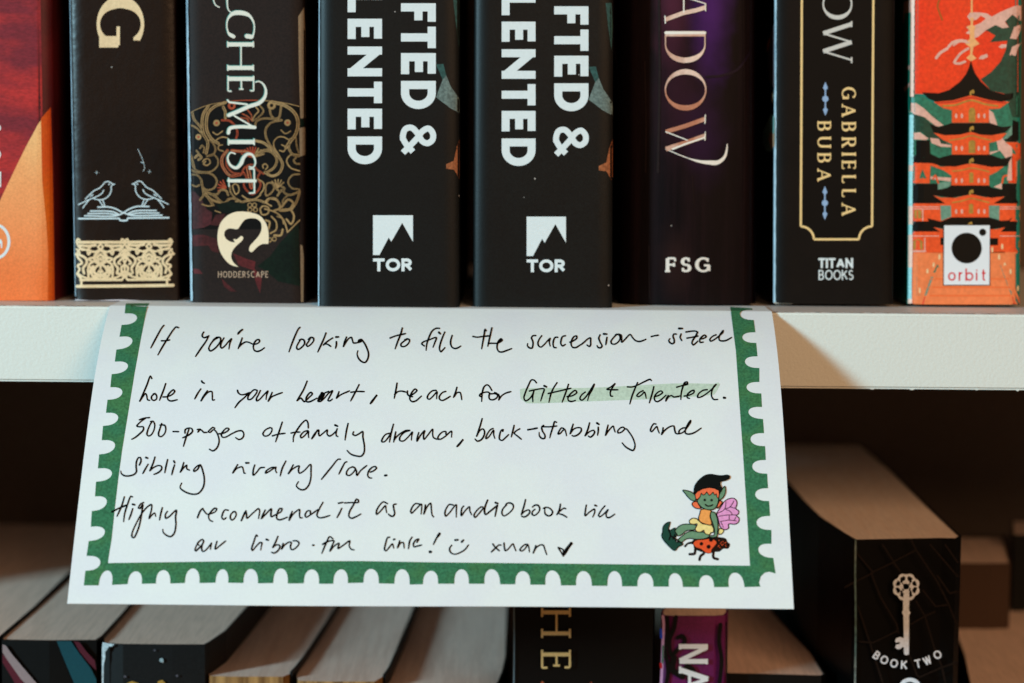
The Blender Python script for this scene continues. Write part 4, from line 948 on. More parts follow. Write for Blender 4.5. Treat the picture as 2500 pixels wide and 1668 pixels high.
rim(u8, 395, 410, 9, bpy.data.materials['pale_rose_highlight'], 13); rim(u8, 410, 495, 8, bpy.data.materials['pale_aqua_highlight'], 13); rim(u8, 495, 540, 9, bpy.data.materials['pale_rose_highlight'], 13)
rim(u8, 540, 565, 8, bpy.data.materials['pale_aqua_highlight'], 13); rim(u8, 565, 645, 9, bpy.data.materials['pale_rose_highlight'], 13); rim(u8, 645, 722, 8, bpy.data.materials['pale_aqua_highlight'], 13); rim(u8, 722, 742, 9, bpy.data.materials['pale_rose_highlight'], 13)
worn_edge(u8, [(2219, 742), (2300, 743.5), (2400, 743.5), (2492, 743)], mat('dark_worn_edge', (70, 30, 26), .7, .1), 2)

# ------------------------------------------------------------------ books of the lower row
ZB = -.3384
def lower_book(name, label, py_front, pxm, Y, outline, cover, page=page_m, sides=True, front=True, recess=.0004, pages_front=None, group='books on the lower shelf', inset=.0006):
    """outline: photo pixels of the book's top face, from the back left corner round the front to the back right"""
    zt = on_y(pxm, py_front, Y).z
    P = [on_z(x, y, zt) for x, y in outline]
    root = thing(name, label, 'book', group)
    n = len(P)
    V = [(p.x, p.y, ZB) for p in P] + [(p.x, p.y, zt) for p in P]
    def quads(r): return [(i, i + 1, n + i + 1, n + i) for i in r]
    nb = 0
    if front:
        ob = mesh_obj('cover', V, quads(range(n - 1)), cover, root)
        so = ob.modifiers.new('thickness', 'SOLIDIFY'); so.thickness = .0005; so.offset = -1; so.use_even_offset = True
    c = sum((Vector((p.x, p.y)) for p in P), Vector((0, 0))) / n
    # page block, slightly inside the cover, front edge kept free
    Q = []
    for p in P:
        v = Vector((p.x, p.y)) - c; Q.append(c + v * (1 - inset / v.length))
    zp = zt - recess
    V2 = [(q.x, q.y, ZB + .001) for q in Q] + [(q.x, q.y, zp) for q in Q]
    F2 = [(i, (i + 1) % n, n + (i + 1) % n, n + i) for i in range(n)] + [tuple(range(n, 2 * n))]
    pb = mesh_obj('page_block', V2, F2, [page, pages_front or page], root, [1 if pages_front else 0] * n + [0])
    root['front'] = min(p.y for p in P) - .0008
    return root, zt, P
def side_sheet(root, P, zt, cover, a, b, th=.0007):
    """one cover board following part of the outline"""
    q = P[a:b]; n = len(q)
    V = [(p.x, p.y, ZB) for p in q] + [(p.x, p.y, zt + .0003) for p in q]
    ob = mesh_obj('cover', V, [(i, i + 1, n + i + 1, n + i) for i in range(n - 1)], cover, root)
    so = ob.modifiers.new('thickness', 'SOLIDIFY'); so.thickness = th; so.offset = 1
    return ob
def plane_map(Y):
    def f(px, py, lift): return on_y(px, py, Y - lift)
    return f
YL = .012
blkL = mat('black_lower_cover', (20, 22, 21), .45, .3, grain=.2, gscale=1000)
tealL = mat('teal_stripe_print', (12, 66, 74), .45, .3, grain=.1)
crimL = mat('crimson_stripe_print', (82, 22, 36), .45, .3, grain=.1)
palL = mat('pale_stripe_print', (144, 124, 124), .45, .3, grain=.1)
mask_back = 1350
# neighbour at the far left, only its page top in view
r0, z0_, P0 = lower_book('left_edge_book', 'book whose tan page top is cut off by the lower left edge of the picture', 1562, -120, YL,
    [(-180, 1275), (-330, 1480), (-380, 1556), (-370, 1562), (-200, 1563), (-8, 1563), (2, 1554), (88, 1480), (296, 1275)], blkL)
# 1
r1, z1, P1 = lower_book('teal_stripe_book', 'black book with a teal stripe and a pale-and-crimson stripe, at the lower left corner', 1564, 120, YL,
    [(318, 1275), (91, 1480), (3, 1556), (4, 1562), (120, 1564), (236, 1563), (252, 1552), (304, 1494), (486, 1275)], blkL)
d = Draw(plane_map(r1['front']))
d.fill(T(0, 1250, 3.615, [(500, 1140), (625, 1140), (700, 1250), (800, 1380), (850, 1480), (850, 1600), (690, 1600), (640, 1480), (560, 1290)]), tealL, 1)
d.fill(T(0, 1250, 3.615, [(650, 1140), (700, 1150), (760, 1230), (835, 1310), (850, 1400), (780, 1330), (700, 1230)]), crimL, 1)
d.fill(T(0, 1250, 3.615, [(22, 1170), (50, 1180), (100, 1250), (200, 1370), (320, 1510), (380, 1600), (300, 1600), (180, 1470), (60, 1300), (22, 1240)]), palL, 1)
d.fill(T(0, 1250, 3.615, [(22, 1250), (60, 1300), (180, 1470), (280, 1600), (180, 1600), (90, 1440), (22, 1330)]), crimL, 1)
d.done('stripe_art', r1)
# 2
r2, z2, P2 = lower_book('starry_black_book', 'black book with tiny star dots and a rubbed white top corner', 1573, 380, YL,
    [(498, 1275), (304, 1494), (262, 1535), (250, 1556), (251, 1570), (300, 1573), (420, 1574), (500, 1574), (512, 1568), (553, 1540), (609, 1477), (780, 1275)],
    mat('grainy_black_cover', (34, 36, 36), .5, .35, grain=.3, gscale=1200, specks=.12))
d = Draw(plane_map(r2['front'])); dot = mat('star_dot_print', (150, 168, 172), .5, .3)
d.disc(394, 1612, 5, dot, 1); d.disc(305, 1652, 3.2, mat('dim_dot_print', (80, 76, 84), .5, .3), 1); d.disc(432, 1650, 3, bpy.data.materials['dim_dot_print'], 1); d.disc(377, 1588, 2.5, bpy.data.materials['dim_dot_print'], 1)
d.fill([(310, 1668), (322, 1663), (338, 1668), (338, 1690), (310, 1690)], olv, 1); d.fill([(385, 1664), (396, 1660), (404, 1668), (404, 1690), (388, 1690)], olv, 1)
d.done('star_dots', r2)
d = Draw(plane_map(r2['front'])); wr = mat('white_worn_corner', (196, 208, 212), .9, .1, grain=.3)
d.fill([(251, 1568), (262, 1571), (280, 1573), (272, 1579), (266, 1578), (261, 1587), (256, 1592), (257, 1606), (253, 1622), (252, 1690), (249, 1690), (249, 1580)], wr, 2)
d.done('worn_corner', r2)
# 3, 4, 5 : turned round, fore-edge out
fore = mat('golden_fore_edge', (176, 130, 78), .8, .15, grain=.1, gscale=600, tint=(96, 60, 30), tscale=420, tamt=.8, stretch=(1, 1, .03), bump=2e-4, bscale=700)
r3, z3, P3 = lower_book('page_side_out_book', 'page-side-out book with golden ridged pages, right of the starry black book', 1650, 600, YL,
    [(700, 1352), (628, 1472), (564, 1546), (529, 1600), (505, 1638), (509, 1648), (560, 1650), (691, 1650), (708, 1643), (720, 1630), (742, 1602), (780, 1545), (819, 1482), (890, 1352)], blkL, page_dk, front=False, pages_front=fore)
side_sheet(r3, P3, z3, blkL, 0, 5); side_sheet(r3, P3, z3, blkL, 8, 14)
r4, z4, P4 = lower_book('page_side_out_book', 'middle one of the three page-side-out books under the note', 1662, 820, YL,
    [(885, 1352), (822, 1479), (781, 1543), (736, 1620), (722, 1648), (727, 1660), (800, 1662), (915, 1662), (935, 1650), (948, 1632), (962, 1600), (986, 1545), (1011, 1479), (1058, 1352)], blkL, page_dk, front=False, pages_front=fore)
side_sheet(r4, P4, z4, blkL, 0, 5); side_sheet(r4, P4, z4, blkL, 8, 14)
r5, z5, P5 = lower_book('page_side_out_book', 'page-side-out book standing lowest, left of the black book with gold letters', 1690, 1080, YL,
    [(1060, 1352), (1017, 1479), (985, 1560), (962, 1620), (945, 1670), (942, 1688), (1080, 1690), (1195, 1690), (1214, 1668), (1226, 1640), (1236, 1600), (1238, 1479), (1230, 1352)], blkL, page_dk, front=False, pages_front=fore)
side_sheet(r5, P5, z5, blkL, 0, 6); side_sheet(r5, P5, z5, blkL, 7, 13)
for r_ in (r3, r4, r5): r_['group'] = 'books turned page side out under the note'
# 6 black with gold letters
r6, z6, P6 = lower_book('gold_letter_book', 'tall black book with widely spaced gold capital letters, hanging note above it', 1440, 1430, YL,
    [(1262, 1290), (1256, 1420), (1253, 1436), (1256, 1440), (1430, 1440), (1596, 1440), (1600, 1436), (1590, 1400), (1570, 1290)], mat('black_satin_cover', (12, 14, 13), .5, .3, grain=.2))
d = Draw(plane_map(r6['front']))
g6 = mat('gold_letter_print', (250, 200, 134), .5, .3, grain=.08)
Z = lambda p: T(1180, 1450, 3.456, p)
text(d, 'H', g6, Z([(487, 0)])[0][0], Z([(739, 0)])[0][0], 0, 0, True, .13, .07, .15, layer=2, extents=[(Z([(0, 140)])[0][1], Z([(0, 350)])[0][1])])
text(d, 'E', g6, Z([(487, 0)])[0][0], Z([(739, 0)])[0][0], 0, 0, True, .13, .07, .15, layer=2, extents=[(Z([(0, 495)])[0][1], Z([(0, 640)])[0][1])])
d.fill(Z([(485, 745), (498, 735), (510, 745), (520, 790), (480, 790)]), rust, 2); d.disc(*Z([(908, 752)])[0], 2, rust, 2)
d.done('title_lettering', r6)
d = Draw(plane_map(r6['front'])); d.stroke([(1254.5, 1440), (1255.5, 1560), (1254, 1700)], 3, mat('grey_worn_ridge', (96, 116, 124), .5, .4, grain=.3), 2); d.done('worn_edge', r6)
# 7 purple
r7, z7, P7 = lower_book('purple_book', 'thin magenta-purple book with black swirls and bold white letters', 1503, 1700, YL,
    [(1650, 1352), (1628, 1470), (1617, 1488), (1614, 1496), (1618, 1502), (1640, 1504), (1745, 1504), (1770, 1502), (1778, 1494), (1776, 1470), (1752, 1352)], mat('magenta_cover', (100, 20, 84), .45, .35, grain=.2, tint=(70, 12, 56), tscale=30, tamt=.7), recess=.0002)
d = Draw(plane_map(r7['front'])); Z = lambda p: T(1180, 1450, 3.456, p)
for p, wv in (([(1550, 200), (1555, 330), (1530, 480), (1560, 620), (1540, 780)], 34), ([(1625, 195), (1610, 290), (1570, 400), (1590, 520), (1640, 470), (1700, 400), (1680, 355), (1640, 370)], 34), ([(1610, 540), (1600, 640), (1680, 700)], 50),
              ([(2000, 260), (1990, 400), (2010, 560), (1990, 780)], 34), ([(2050, 240), (2055, 780)], 12), ([(1720, 620), (1760, 650), (1750, 690)], 60)): d.stroke(Z(p), wv / 3.456, blkL, 1)
d.done('swirl_art', r7)
d = Draw(plane_map(r7['front']))
Zs = 3.456
for p, wv in (([(1655, 444), (1890, 444)], 40), ([(1655, 570), (1890, 570)], 40), ([(1888, 452), (1658, 562)], 36), ([(1660, 424), (1660, 470)], 20), ([(1885, 424), (1885, 460)], 20), ([(1885, 548), (1885, 594)], 20),
              ([(1655, 640), (1895, 720)], 44), ([(1895, 720), (1655, 800)], 30), ([(1740, 668), (1740, 775)], 26), ([(1660, 612), (1660, 672)], 20)):
    d.stroke(Z(p), wv / Zs, whl, 3, sm=False, caps=False)
d.done('title_lettering', r7)
d = Draw(plane_map(r7['front'])); lil = mat('lilac_edge_print', (190, 150, 196), .5, .3, grain=.1)
d.stroke(Z([(1515, 190), (1522, 260), (1515, 400), (1510, 560), (1500, 780)]), 6.5, lil, 2); d.stroke(Z([(1498, 300), (1502, 370)]), 6, mat('blue_edge_print', (20, 70, 200), .5, .3), 3)
d.stroke(Z([(1516, 440), (1512, 580)]), 4, mat('green_edge_print', (40, 110, 90), .5, .3), 3); d.stroke(Z([(1496, 590), (1500, 620)]), 6, mat('red_edge_print', (180, 30, 40), .5, .3), 3)
d.done('edge_art', r7)
# 8 low book between the purple book and the key book
r8, z8, P8 = lower_book('low_brown_topped_book', 'low dark book seen from above between the purple book and the key book', 1646, 1890, .020,
    [(1700, 1400), (1730, 1520), (1766, 1640), (1777, 1644), (1900, 1647), (2005, 1650), (2016, 1646), (1982, 1592), (1905, 1512), (1815, 1400)], blkL)
# 9 key book
pg9 = mat('warm_page_top', (0, 0, 0), .85, .1, linear=(.9, .79, .70), grain=.09, gscale=2400, tint=(224, 200, 180), tscale=500, tamt=.3, stretch=(1, .05, 1))
cov9 = mat('black_key_cover', (8, 9, 8), .5, .15, grain=.2)
r9, z9, P9 = lower_book('key_book', 'thick black book with a white skeleton key above curved lettering', 1316, 2210, .010,
    [(1780, 1060), (1830, 1085), (1912, 1165), (1960, 1222), (2000, 1262), (2060, 1302), (2084, 1316), (2090, 1318), (2200, 1316), (2300, 1314), (2335, 1315), (2347, 1308), (2325, 1288), (2262, 1230), (2180, 1150), (2110, 1090), (2050, 1060)], cov9, pg9)
Y9 = .010
d = Draw(plane_map(Y9 + .0005))
key = mat('white_key_print', (0, 0, 0), .5, .3, grain=.1, linear=(.74, .84, .95))
Z = lambda p: T(2060, 1330, 4.639, p)
YK = r9['front']
d = Draw(plane_map(YK))
pat = mat('brown_tracery_print', (44, 33, 28), .5, .2, grain=.4)
for p in ([(440, 0), (570, 200), (640, 300), (560, 200), (330, 310), (150, 100)], [(330, 320), (130, 420), (20, 480)], [(310, 320), (420, 600), (600, 900), (620, 1000)], [(570, 190), (820, 60), (760, -60)], [(820, 60), (1060, 420), (1190, 680), (1290, 930)],
          [(980, 0), (1290, 360)], [(1060, 350), (1200, 550), (1290, 530)], [(900, 520), (1040, 700), (1180, 680)], [(820, 640), (920, 810), (1030, 760)], [(920, 810), (760, 900)], [(920, 810), (1030, 1180), (1110, 1380), (1150, 1560)],
          [(600, 980), (330, 1110), (180, 1100)], [(160, 700), (320, 1180), (440, 1560)], [(740, 1240), (830, 1480), (860, 1500), (1110, 1390), (1290, 1330)], [(1150, 0), (1290, 200)]):
    d.stroke(Z(p), 4.4, pat, 1, sm=False)
d.done('tracery_pattern', r9)
d = Draw(plane_map(YK))
kw = lambda v: v / 4.639
d.fill(Z([(672, 600), (745, 600), (738, 740), (755, 770), (740, 800), (738, 1240), (710, 1252), (682, 1240), (676, 800), (658, 770), (672, 740)]), key, 3)
d.fill(Z([(690, 1060), (665, 1055), (640, 1045), (595, 1060), (580, 1090), (590, 1110), (630, 1100), (635, 1125), (595, 1130), (582, 1165), (610, 1185), (640, 1180), (665, 1160), (690, 1165)]), key, 4)
for a in range(8):
    an = R(a * 45 + 22.5); cx, cy = 708 + 105 * math.cos(an), 480 + 105 * math.sin(an)
    d.stroke(Z([(cx + 42 * math.cos(R(t)), cy + 42 * math.sin(R(t))) for t in range(0, 360, 30)]), kw(22), key, 3, closed=True)
d.stroke(Z([(708 + 130 * math.cos(R(t)), 480 + 135 * math.sin(R(t))) for t in range(0, 360, 20)]), kw(20), key, 3, closed=True)
d.fill(Z([(708, 390), (745, 450), (735, 520), (745, 600), (672, 600), (682, 520), (670, 450)]), key, 4)
d.fill(Z([(600, 470), (700, 440), (815, 470), (700, 510)]), key, 4)
for x, y, a, b in ((655, 410, 16, 26), (755, 410, 16, 26), (605, 497, 20, 12), (810, 492, 20, 12), (655, 550, 14, 34), (757, 550, 14, 34)): d.disc(*Z([(x, y)])[0], kw(a), cov9, 5, ry=kw(b))
d.done('key_emblem', r9)
d = Draw(plane_map(YK))
cxk, cyk, rk = 712, 773, 628
for ch, ang in zip('BOOKTWO', (125, 115.4, 104, 92.8, 77.4, 66.6, 53.6)):
    wg, strokes, sf = GL[ch]; hgt = 92; usc = hgt * (.80 if ch != 'W' else .62)
    a = R(ang)
    bx_, by_ = cxk + rk * math.cos(a), cyk + rk * math.sin(a)
    ux, uy = math.sin(a), -math.cos(a)      # reading direction
    vx, vy = -math.cos(a), -math.sin(a)     # up
    for st in strokes:
        d.stroke(Z([(bx_ + ux * (u - wg / 2) * usc + vx * v * hgt * .86, by_ + uy * (u - wg / 2) * usc + vy * v * hgt * .86) for u, v in st]), kw(19), key, 3, sm=False)
d.stroke(Z([(750 + 110 * math.cos(R(t)), 1640 + 110 * math.sin(R(t))) for t in range(-180, 5, 12)]), kw(46), key, 3)
d.done('lettering', r9)
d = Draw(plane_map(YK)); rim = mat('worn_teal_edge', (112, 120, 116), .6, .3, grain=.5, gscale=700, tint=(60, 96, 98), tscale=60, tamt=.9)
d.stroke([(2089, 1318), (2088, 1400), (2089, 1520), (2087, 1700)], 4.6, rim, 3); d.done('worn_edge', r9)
# 10 book at the right edge
r10, z10, P10 = lower_book('pale_topped_book', 'low book with a pale page top, cut off by the right edge of the picture', 1720, 2450, YL,
    [(2300, 1452), (2352, 1600), (2375, 1716), (2385, 1720), (2600, 1720), (2760, 1720), (2680, 1560), (2610, 1452)], blkL, page_m)
# dark book standing at the back on the right
r11, z11, P11 = lower_book('dark_rear_book', 'dark book standing at the very back by the right edge', 1306, 2560, .150,
    [(2470, 1270), (2472, 1300), (2475, 1306), (2560, 1306), (2700, 1306), (2680, 1270)], blkL)
r12, z12, P12 = lower_book('tan_rear_book', 'tan-topped book lying behind the key book near the right edge', 1375, 2410, .120,
    [(2300, 1310), (2310, 1372), (2316, 1375), (2420, 1376), (2466, 1375), (2468, 1370), (2450, 1310)], mat('brown_rear_cover', (64, 46, 34), .6, .2), page_m)

# ------------------------------------------------------------------ the note
def drop_y(h):                     # how far the hanging sheet stands out at depth h below the shelf top
    return 0.70 * h + .018 * (1 - math.exp(-h / .013))
def note_y(x, h):
    wave = .00035 * math.sin(x * 55 + 1.0) * min(1, h / .03) + .0006 * math.sin(x * 21 + .5) * min(1, h / .07)
    return -.0004 - drop_y(max(h, 0)) + wave
ZN = .00035
def note_map(px, py, lift):
    p = on_z(px, py, ZN)
    if p.y > -.0004: return Vector((p.x, p.y, ZN + lift))
    y = -.02
    for _ in range(60):
        p = on_y(px, py, y); h = ZN - p.z; y = .5 * y + .5 * note_y(p.x, h)
    h = ZN - p.z; s_ = (drop_y(h + 1e-4) - drop_y(h - 1e-4)) / 2e-4 if h > 2e-4 else 2.0
    nrm = Vector((0, -1, s_)).normalized()
    return Vector((p.x, y, p.z)) + nrm * (lift * (1 + 7 * math.exp(-h / .0022)))
cTL, cTR = note_map(272, 745, 0), note_map(1872, 752, 0); cBL, cBR = note_map(164, 1474, 0), note_map(1938, 1487, 0)
note = thing('handwritten_note', 'white card with a green stamp-edge border and handwriting, hanging from under the books', 'note')
NX, NS = 90, 130
V = []; F = []
def arcl(h): return h + drop_y(h)
hb = ZN - (cBL.z + cBR.z) / 2
import bisect
for j in range(-8, NS + 1):
    for i in range(NX + 1):
        u = i / NX
        if j <= 0:
            xx = cTL.x + (cTR.x - cTL.x) * u; back = (-j) / 8 * (.034 if xx < .06 else .0205)
            lift = 0.0
            V.append((xx, -.0004 + back, ZN + lift))
        else:
            f = j / NS
            hh = (ZN - (cBL.z + (cBR.z - cBL.z) * u)) * (f ** 1.9)
            fr = drop_y(hh) / drop_y(hb)
            fr = (math.hypot(hh, drop_y(hh))) / math.hypot(hb, drop_y(hb))
            xx = (cTL.x + (cTR.x - cTL.x) * u) * (1 - fr) + (cBL.x + (cBR.x - cBL.x) * u) * fr
            V.append((xx, note_y(xx, hh), ZN - hh))
n1 = NX + 1
for j in range(NS + 8):
    for i in range(NX): F.append((j * n1 + i, (j + 1) * n1 + i, (j + 1) * n1 + i + 1, j * n1 + i + 1))
sheet = mesh_obj('card', V, F, paper_m, note, smooth=True)
so = sheet.modifiers.new('thickness', 'SOLIDIFY'); so.thickness = .00016; so.offset = -1
es = sheet.modifiers.new('crisp_edges', 'EDGE_SPLIT'); es.split_angle = R(50)
# check the winding so that the thickness goes behind the face
if sheet.data.polygons[len(F) - 1].normal.y > 0: sheet.data.flip_normals()

# green border
def bite(Sp, Tp, Ep, n=12):
    mx, my = (Sp[0] + Ep[0]) / 2, (Sp[1] + Ep[1]) / 2
    a = (Tp[0] - mx, Tp[1] - my); b = ((Ep[0] - Sp[0]) / 2, (Ep[1] - Sp[1]) / 2)
    o = []
    for i in range(n + 1):
        t = math.pi * i / n; c = -math.cos(t); s_ = max(0.0, math.sin(t)) ** 0.72
        o.append((mx + b[0] * c + a[0] * s_, my + b[1] * c + a[1] * s_))
    return o
A1 = (140, 720, 3.92); A2 = (140, 1100, 3.92); A3 = (150, 1330, 2.611); A4 = (1050, 1330, 2.582); A5 = (1720, 1110, 3.92); A6 = (1720, 730, 3.92)
out = T(*A1, [(660, 82), (655, 90)])
for q in ([(645, 180), (762, 230), (615, 290)], [(595, 402), (718, 450), (565, 525)], [(550, 640), (675, 690), (520, 760)], [(507, 885), (622, 940), (480, 1005)], [(465, 1130), (582, 1185), (437, 1255)], [(425, 1392), (552, 1450), (400, 1528)]): out += bite(*T(*A1, q))
for q in ([(388, 172), (523, 225), (370, 300)], [(360, 440), (473, 500), (330, 580)], [(320, 730), (455, 785), (300, 868)], [(280, 1010), (412, 1075), (268, 1152)]): out += bite(*T(*A2, q))
out += T(*A2, [(253, 1292)])
for q in ([(237, 260), (292, 165), (322, 257)], [(422, 252), (475, 170), (512, 250)], [(602, 248), (650, 162), (694, 248)], [(787, 245), (838, 152), (880, 245)], [(982, 243), (1028, 157), (1063, 243)], [(1160, 245), (1208, 155), (1253, 247)], [(1350, 245), (1400, 152), (1443, 248)],
          [(1545, 247), (1597, 158), (1642, 250)], [(1733, 250), (1782, 158), (1826, 245)], [(1925, 243), (1975, 155), (2023, 247)], [(2122, 250), (2173, 157), (2220, 255)]): out += bite(*T(*A3, q))
for q in ([(-45, 250), (5, 165), (50, 247)], [(153, 247), (198, 155), (245, 247)], [(343, 247), (388, 155), (442, 250)], [(537, 250), (585, 167), (632, 253)], [(727, 253), (770, 163), (825, 257)], [(920, 257), (967, 167), (1020, 260)], [(1118, 260), (1163, 167), (1210, 263)],
          [(1307, 263), (1357, 180), (1408, 265)], [(1505, 265), (1543, 180), (1594, 267)], [(1696, 268), (1740, 193), (1790, 268)], [(1883, 268), (1922, 177), (1982, 268)]): out += bite(*T(*A4, q))
out += T(*A5, [(535, 1265), (522, 1225), (540, 1165), (580, 1130), (625, 1122), (680, 1140)])
for q in ([(658, 990), (515, 915), (640, 855)], [(640, 722), (498, 655), (628, 588)], [(618, 445), (485, 385), (608, 322)], [(600, 183), (457, 118), (587, 52)]): out += bite(*T(*A5, q))
for q in ([(580, 1410), (440, 1345), (570, 1285)], [(560, 1150), (420, 1085), (550, 1035)], [(543, 905), (402, 850), (525, 795)], [(525, 662), (387, 605), (507, 550)], [(495, 422), (362, 370), (487, 320)], [(470, 205), (338, 152), (460, 105)]): out += bite(*T(*A6, q))
out += T(*A6, [(452, 90), (245, 76)])
out += [(1796.5, 857.6), (1814, 1110), (1823, 1248), (1831, 1381.5), (1440, 1377), (1050, 1373), (880, 1370), (533, 1371), (263.7, 1375)]
out += T(*A2, [(490, 1030), (520, 850), (550, 560), (585, 260), (620, 0)]) + T(*A1, [(740, 750), (800, 420), (855, 140), (880, 80)])
d = Draw(note_map, 4.5); d.fill(out, stamp_m, 1); d.done('stamp_border', note)
# highlighter
D_ = (1420, 780, 5.875); C_ = (1020, 780, 5.875)
hl = T(*C_, [(1462, 1010), (1500, 990), (1800, 985), (2100, 985), (2350, 985)]) + T(*D_, [(300, 975), (650, 955), (1000, 935), (1300, 920), (1600, 918), (1900, 925), (1960, 905), (1985, 930), (1950, 1010), (1900, 1080), (1600, 1110), (1200, 1140), (850, 1150), (400, 1165), (100, 1178), (0, 1178)]) + T(*C_, [(2100, 1190), (1800, 1205), (1560, 1205), (1475, 1140)])
d = Draw(note_map, 14); d.fill(hl, high_m, 1); d.done('highlighter_mark', note)

# handwriting, line by line: (region origin and scale, strokes)
RA=(340,780,5.875);RB=(690,780,5.875);RC=(1020,780,5.875);RD=(1420,780,5.875);RE=(300,1000,5.875);RF=(640,1000,5.875);RG=(1000,1000,5.875);RH=(1400,1000,5.875)
RI=(260,1110,5.875);RJ=(640,1110,5.875);RK=(1000,1190,7.833);RL=(1280,1190,7.833);RM=(460,1290,7.833);RN=(740,1280,5.875);RO=(1080,1280,6.912)
PW = 4.0
def hand(name, parts):
    d = Draw(note_map, 0, 2e-5)
    for reg, strokes in parts:
        for s_ in strokes:
            wv = PW
            if isinstance(s_, tuple): wv, s_ = s_[0] * PW, s_[1]
            if len(s_) == 2 and math.dist(*s_) < 60: wv *= 1.1
            f = lambda q, dx, dy, wv=wv: wv * (1 + .10 * math.sin(q * 5 + dx * 3)) * (1 if q < .85 else 1 - (q - .85) * 1.5)
            d.stroke(T(*reg, s_), f, ink_m, 3, step=2.2)
    return d.done(name, note)
hand('handwriting_line', [
 (RA,[[(350,92),(325,120),(240,270),(165,412)],[(560,122),(530,112),(490,150),(400,285),(330,400),(267,512)],[(318,310),(370,308),(436,297)],
  [(922,188),(905,215),(903,245),(925,265),(965,255),(995,240)],[(995,240),(960,310),(890,410),(807,533)],[(1060,300),(1110,262),(1155,262),(1168,300),(1130,370),(1070,430),(1018,455),(997,425),(1015,370),(1075,295),(1130,265)],
  [(1212,272),(1180,330),(1165,390),(1180,415),(1225,385),(1280,320),(1322,282),(1300,340),(1285,428)],(1.2,[(1475,152),(1445,175),(1412,213)]),[(1475,272),(1455,330),(1418,422)],
  [(1425,400),(1440,385),(1480,350),(1530,325),(1580,335),(1640,360),(1690,350),(1725,320),(1715,292),(1680,300),(1645,350),(1635,400),(1650,445),(1690,462),(1740,448),(1795,410)]]),
 (RB,[[(245,120),(225,140),(160,280),(90,468)],[(240,300),(275,286),(305,300),(315,345),(270,405),(220,433),(200,410),(215,360),(260,290)],
  [(400,268),(370,320),(340,370),(355,390),(400,365),(445,305),(440,270),(405,262),(365,290)],[(620,200),(590,280),(550,370),(503,470)],[(715,270),(640,320),(582,372)],[(600,355),(640,358),(690,390)],
  [(770,322),(770,370),(757,418)],(1.2,[(765,256),(800,254)]),[(915,258),(890,320),(870,392)],[(870,392),(900,340),(950,275),(985,260),(1000,300),(1015,340),(1050,340),(1080,335)],
  [(1080,335),(1125,320),(1130,290),(1095,300),(1080,330)],(1.6,[(1095,320),(1125,305)]),[(1130,290),(1170,340),(1210,420),(1232,500),(1215,580),(1180,620),(1130,605),(1085,555),(1068,500),(1078,452)],
  [(1715,130),(1690,220),(1650,320),(1613,425)],[(1540,270),(1620,240),(1760,207)],[(1790,285),(1740,315),(1695,360),(1705,390),(1750,390),(1805,345),(1820,300),(1790,282),(1750,295)]]),
 (RC,[[(308,132),(260,132),(205,170),(160,260),(130,350),(118,445)],[(92,382),(55,352),(80,325),(150,300),(265,265),(245,330),(218,402)],(1.2,[(300,188),(322,210)]),
  [(385,188),(350,270),(318,370),(310,430),(330,465),(360,440),(388,408)],[(492,235),(475,290),(470,350),(490,400),(530,420),(575,410),(615,385)],
  [(978,165),(965,145),(950,230),(930,340),(915,425)],[(790,248),(850,258),(930,248),(1040,238)],[(1060,128),(1045,200),(1020,310),(1003,388)],[(1010,350),(1050,345),(1130,345),(1180,328),(1210,300),(1195,280),(1160,310),(1138,370),(1140,430),(1165,465),(1210,470),(1270,450),(1345,422)],
  (1.5,[(1180,300),(1200,292)]),[(1690,235),(1650,238),(1630,265),(1650,320),(1650,380),(1635,415),(1600,410),(1570,375),(1575,350)],[(1775,240),(1745,280),(1722,340),(1735,385),(1765,400),(1810,365),(1870,300),(1898,275),(1885,320),(1898,385)],
  [(2005,260),(1970,260),(1945,310),(1940,370),(1955,405),(1985,408)],[(2115,238),(2075,250),(2055,300),(2050,350),(2075,382),(2115,362)],[(2180,330),(2230,310),(2280,270),(2275,240),(2240,250),(2205,310),(2200,370),(2225,405),(2270,405),(2320,375),(2350,358)]]),
 (RD,[[(0,358),(40,325),(85,285),(125,268),(128,320),(128,370),(110,390),(75,370)],[(262,228),(245,270),(265,330),(292,385),(270,410),(235,405),(220,378)],[(362,262),(355,310),(345,368)],(1.2,[(315,212),(358,214)]),
  [(500,222),(460,260),(420,320),(430,350),(470,358),(520,330),(550,280),(545,235),(510,215),(480,228)],[(530,215),(565,230),(572,280),(575,330),(620,290),(695,220),(730,265),(770,305),(820,320),(870,310),(920,288)],
  [(998,250),(1045,238),(1100,230)],[(1355,215),(1320,215),(1310,250),(1325,290),(1325,335),(1300,352),(1265,335),(1248,305),(1265,280)],[(1425,215),(1412,260),(1435,308)],(1.2,[(1395,135),(1440,135)]),
  [(1495,185),(1560,175),(1625,172),(1658,185),(1635,240),(1590,310),(1582,350),(1600,368),(1640,340),(1665,315)],[(1510,272),(1570,262),(1668,242)],[(1695,285),(1750,275),(1785,250),(1765,228),(1720,255),(1692,300),(1700,332),(1745,328)],
  [(1925,225),(1880,245),(1838,290),(1850,315),(1905,290),(1970,240),(2025,190),(2030,165),(2000,200),(1970,255),(1975,300),(2010,312),(2070,305),(2150,262)]])])
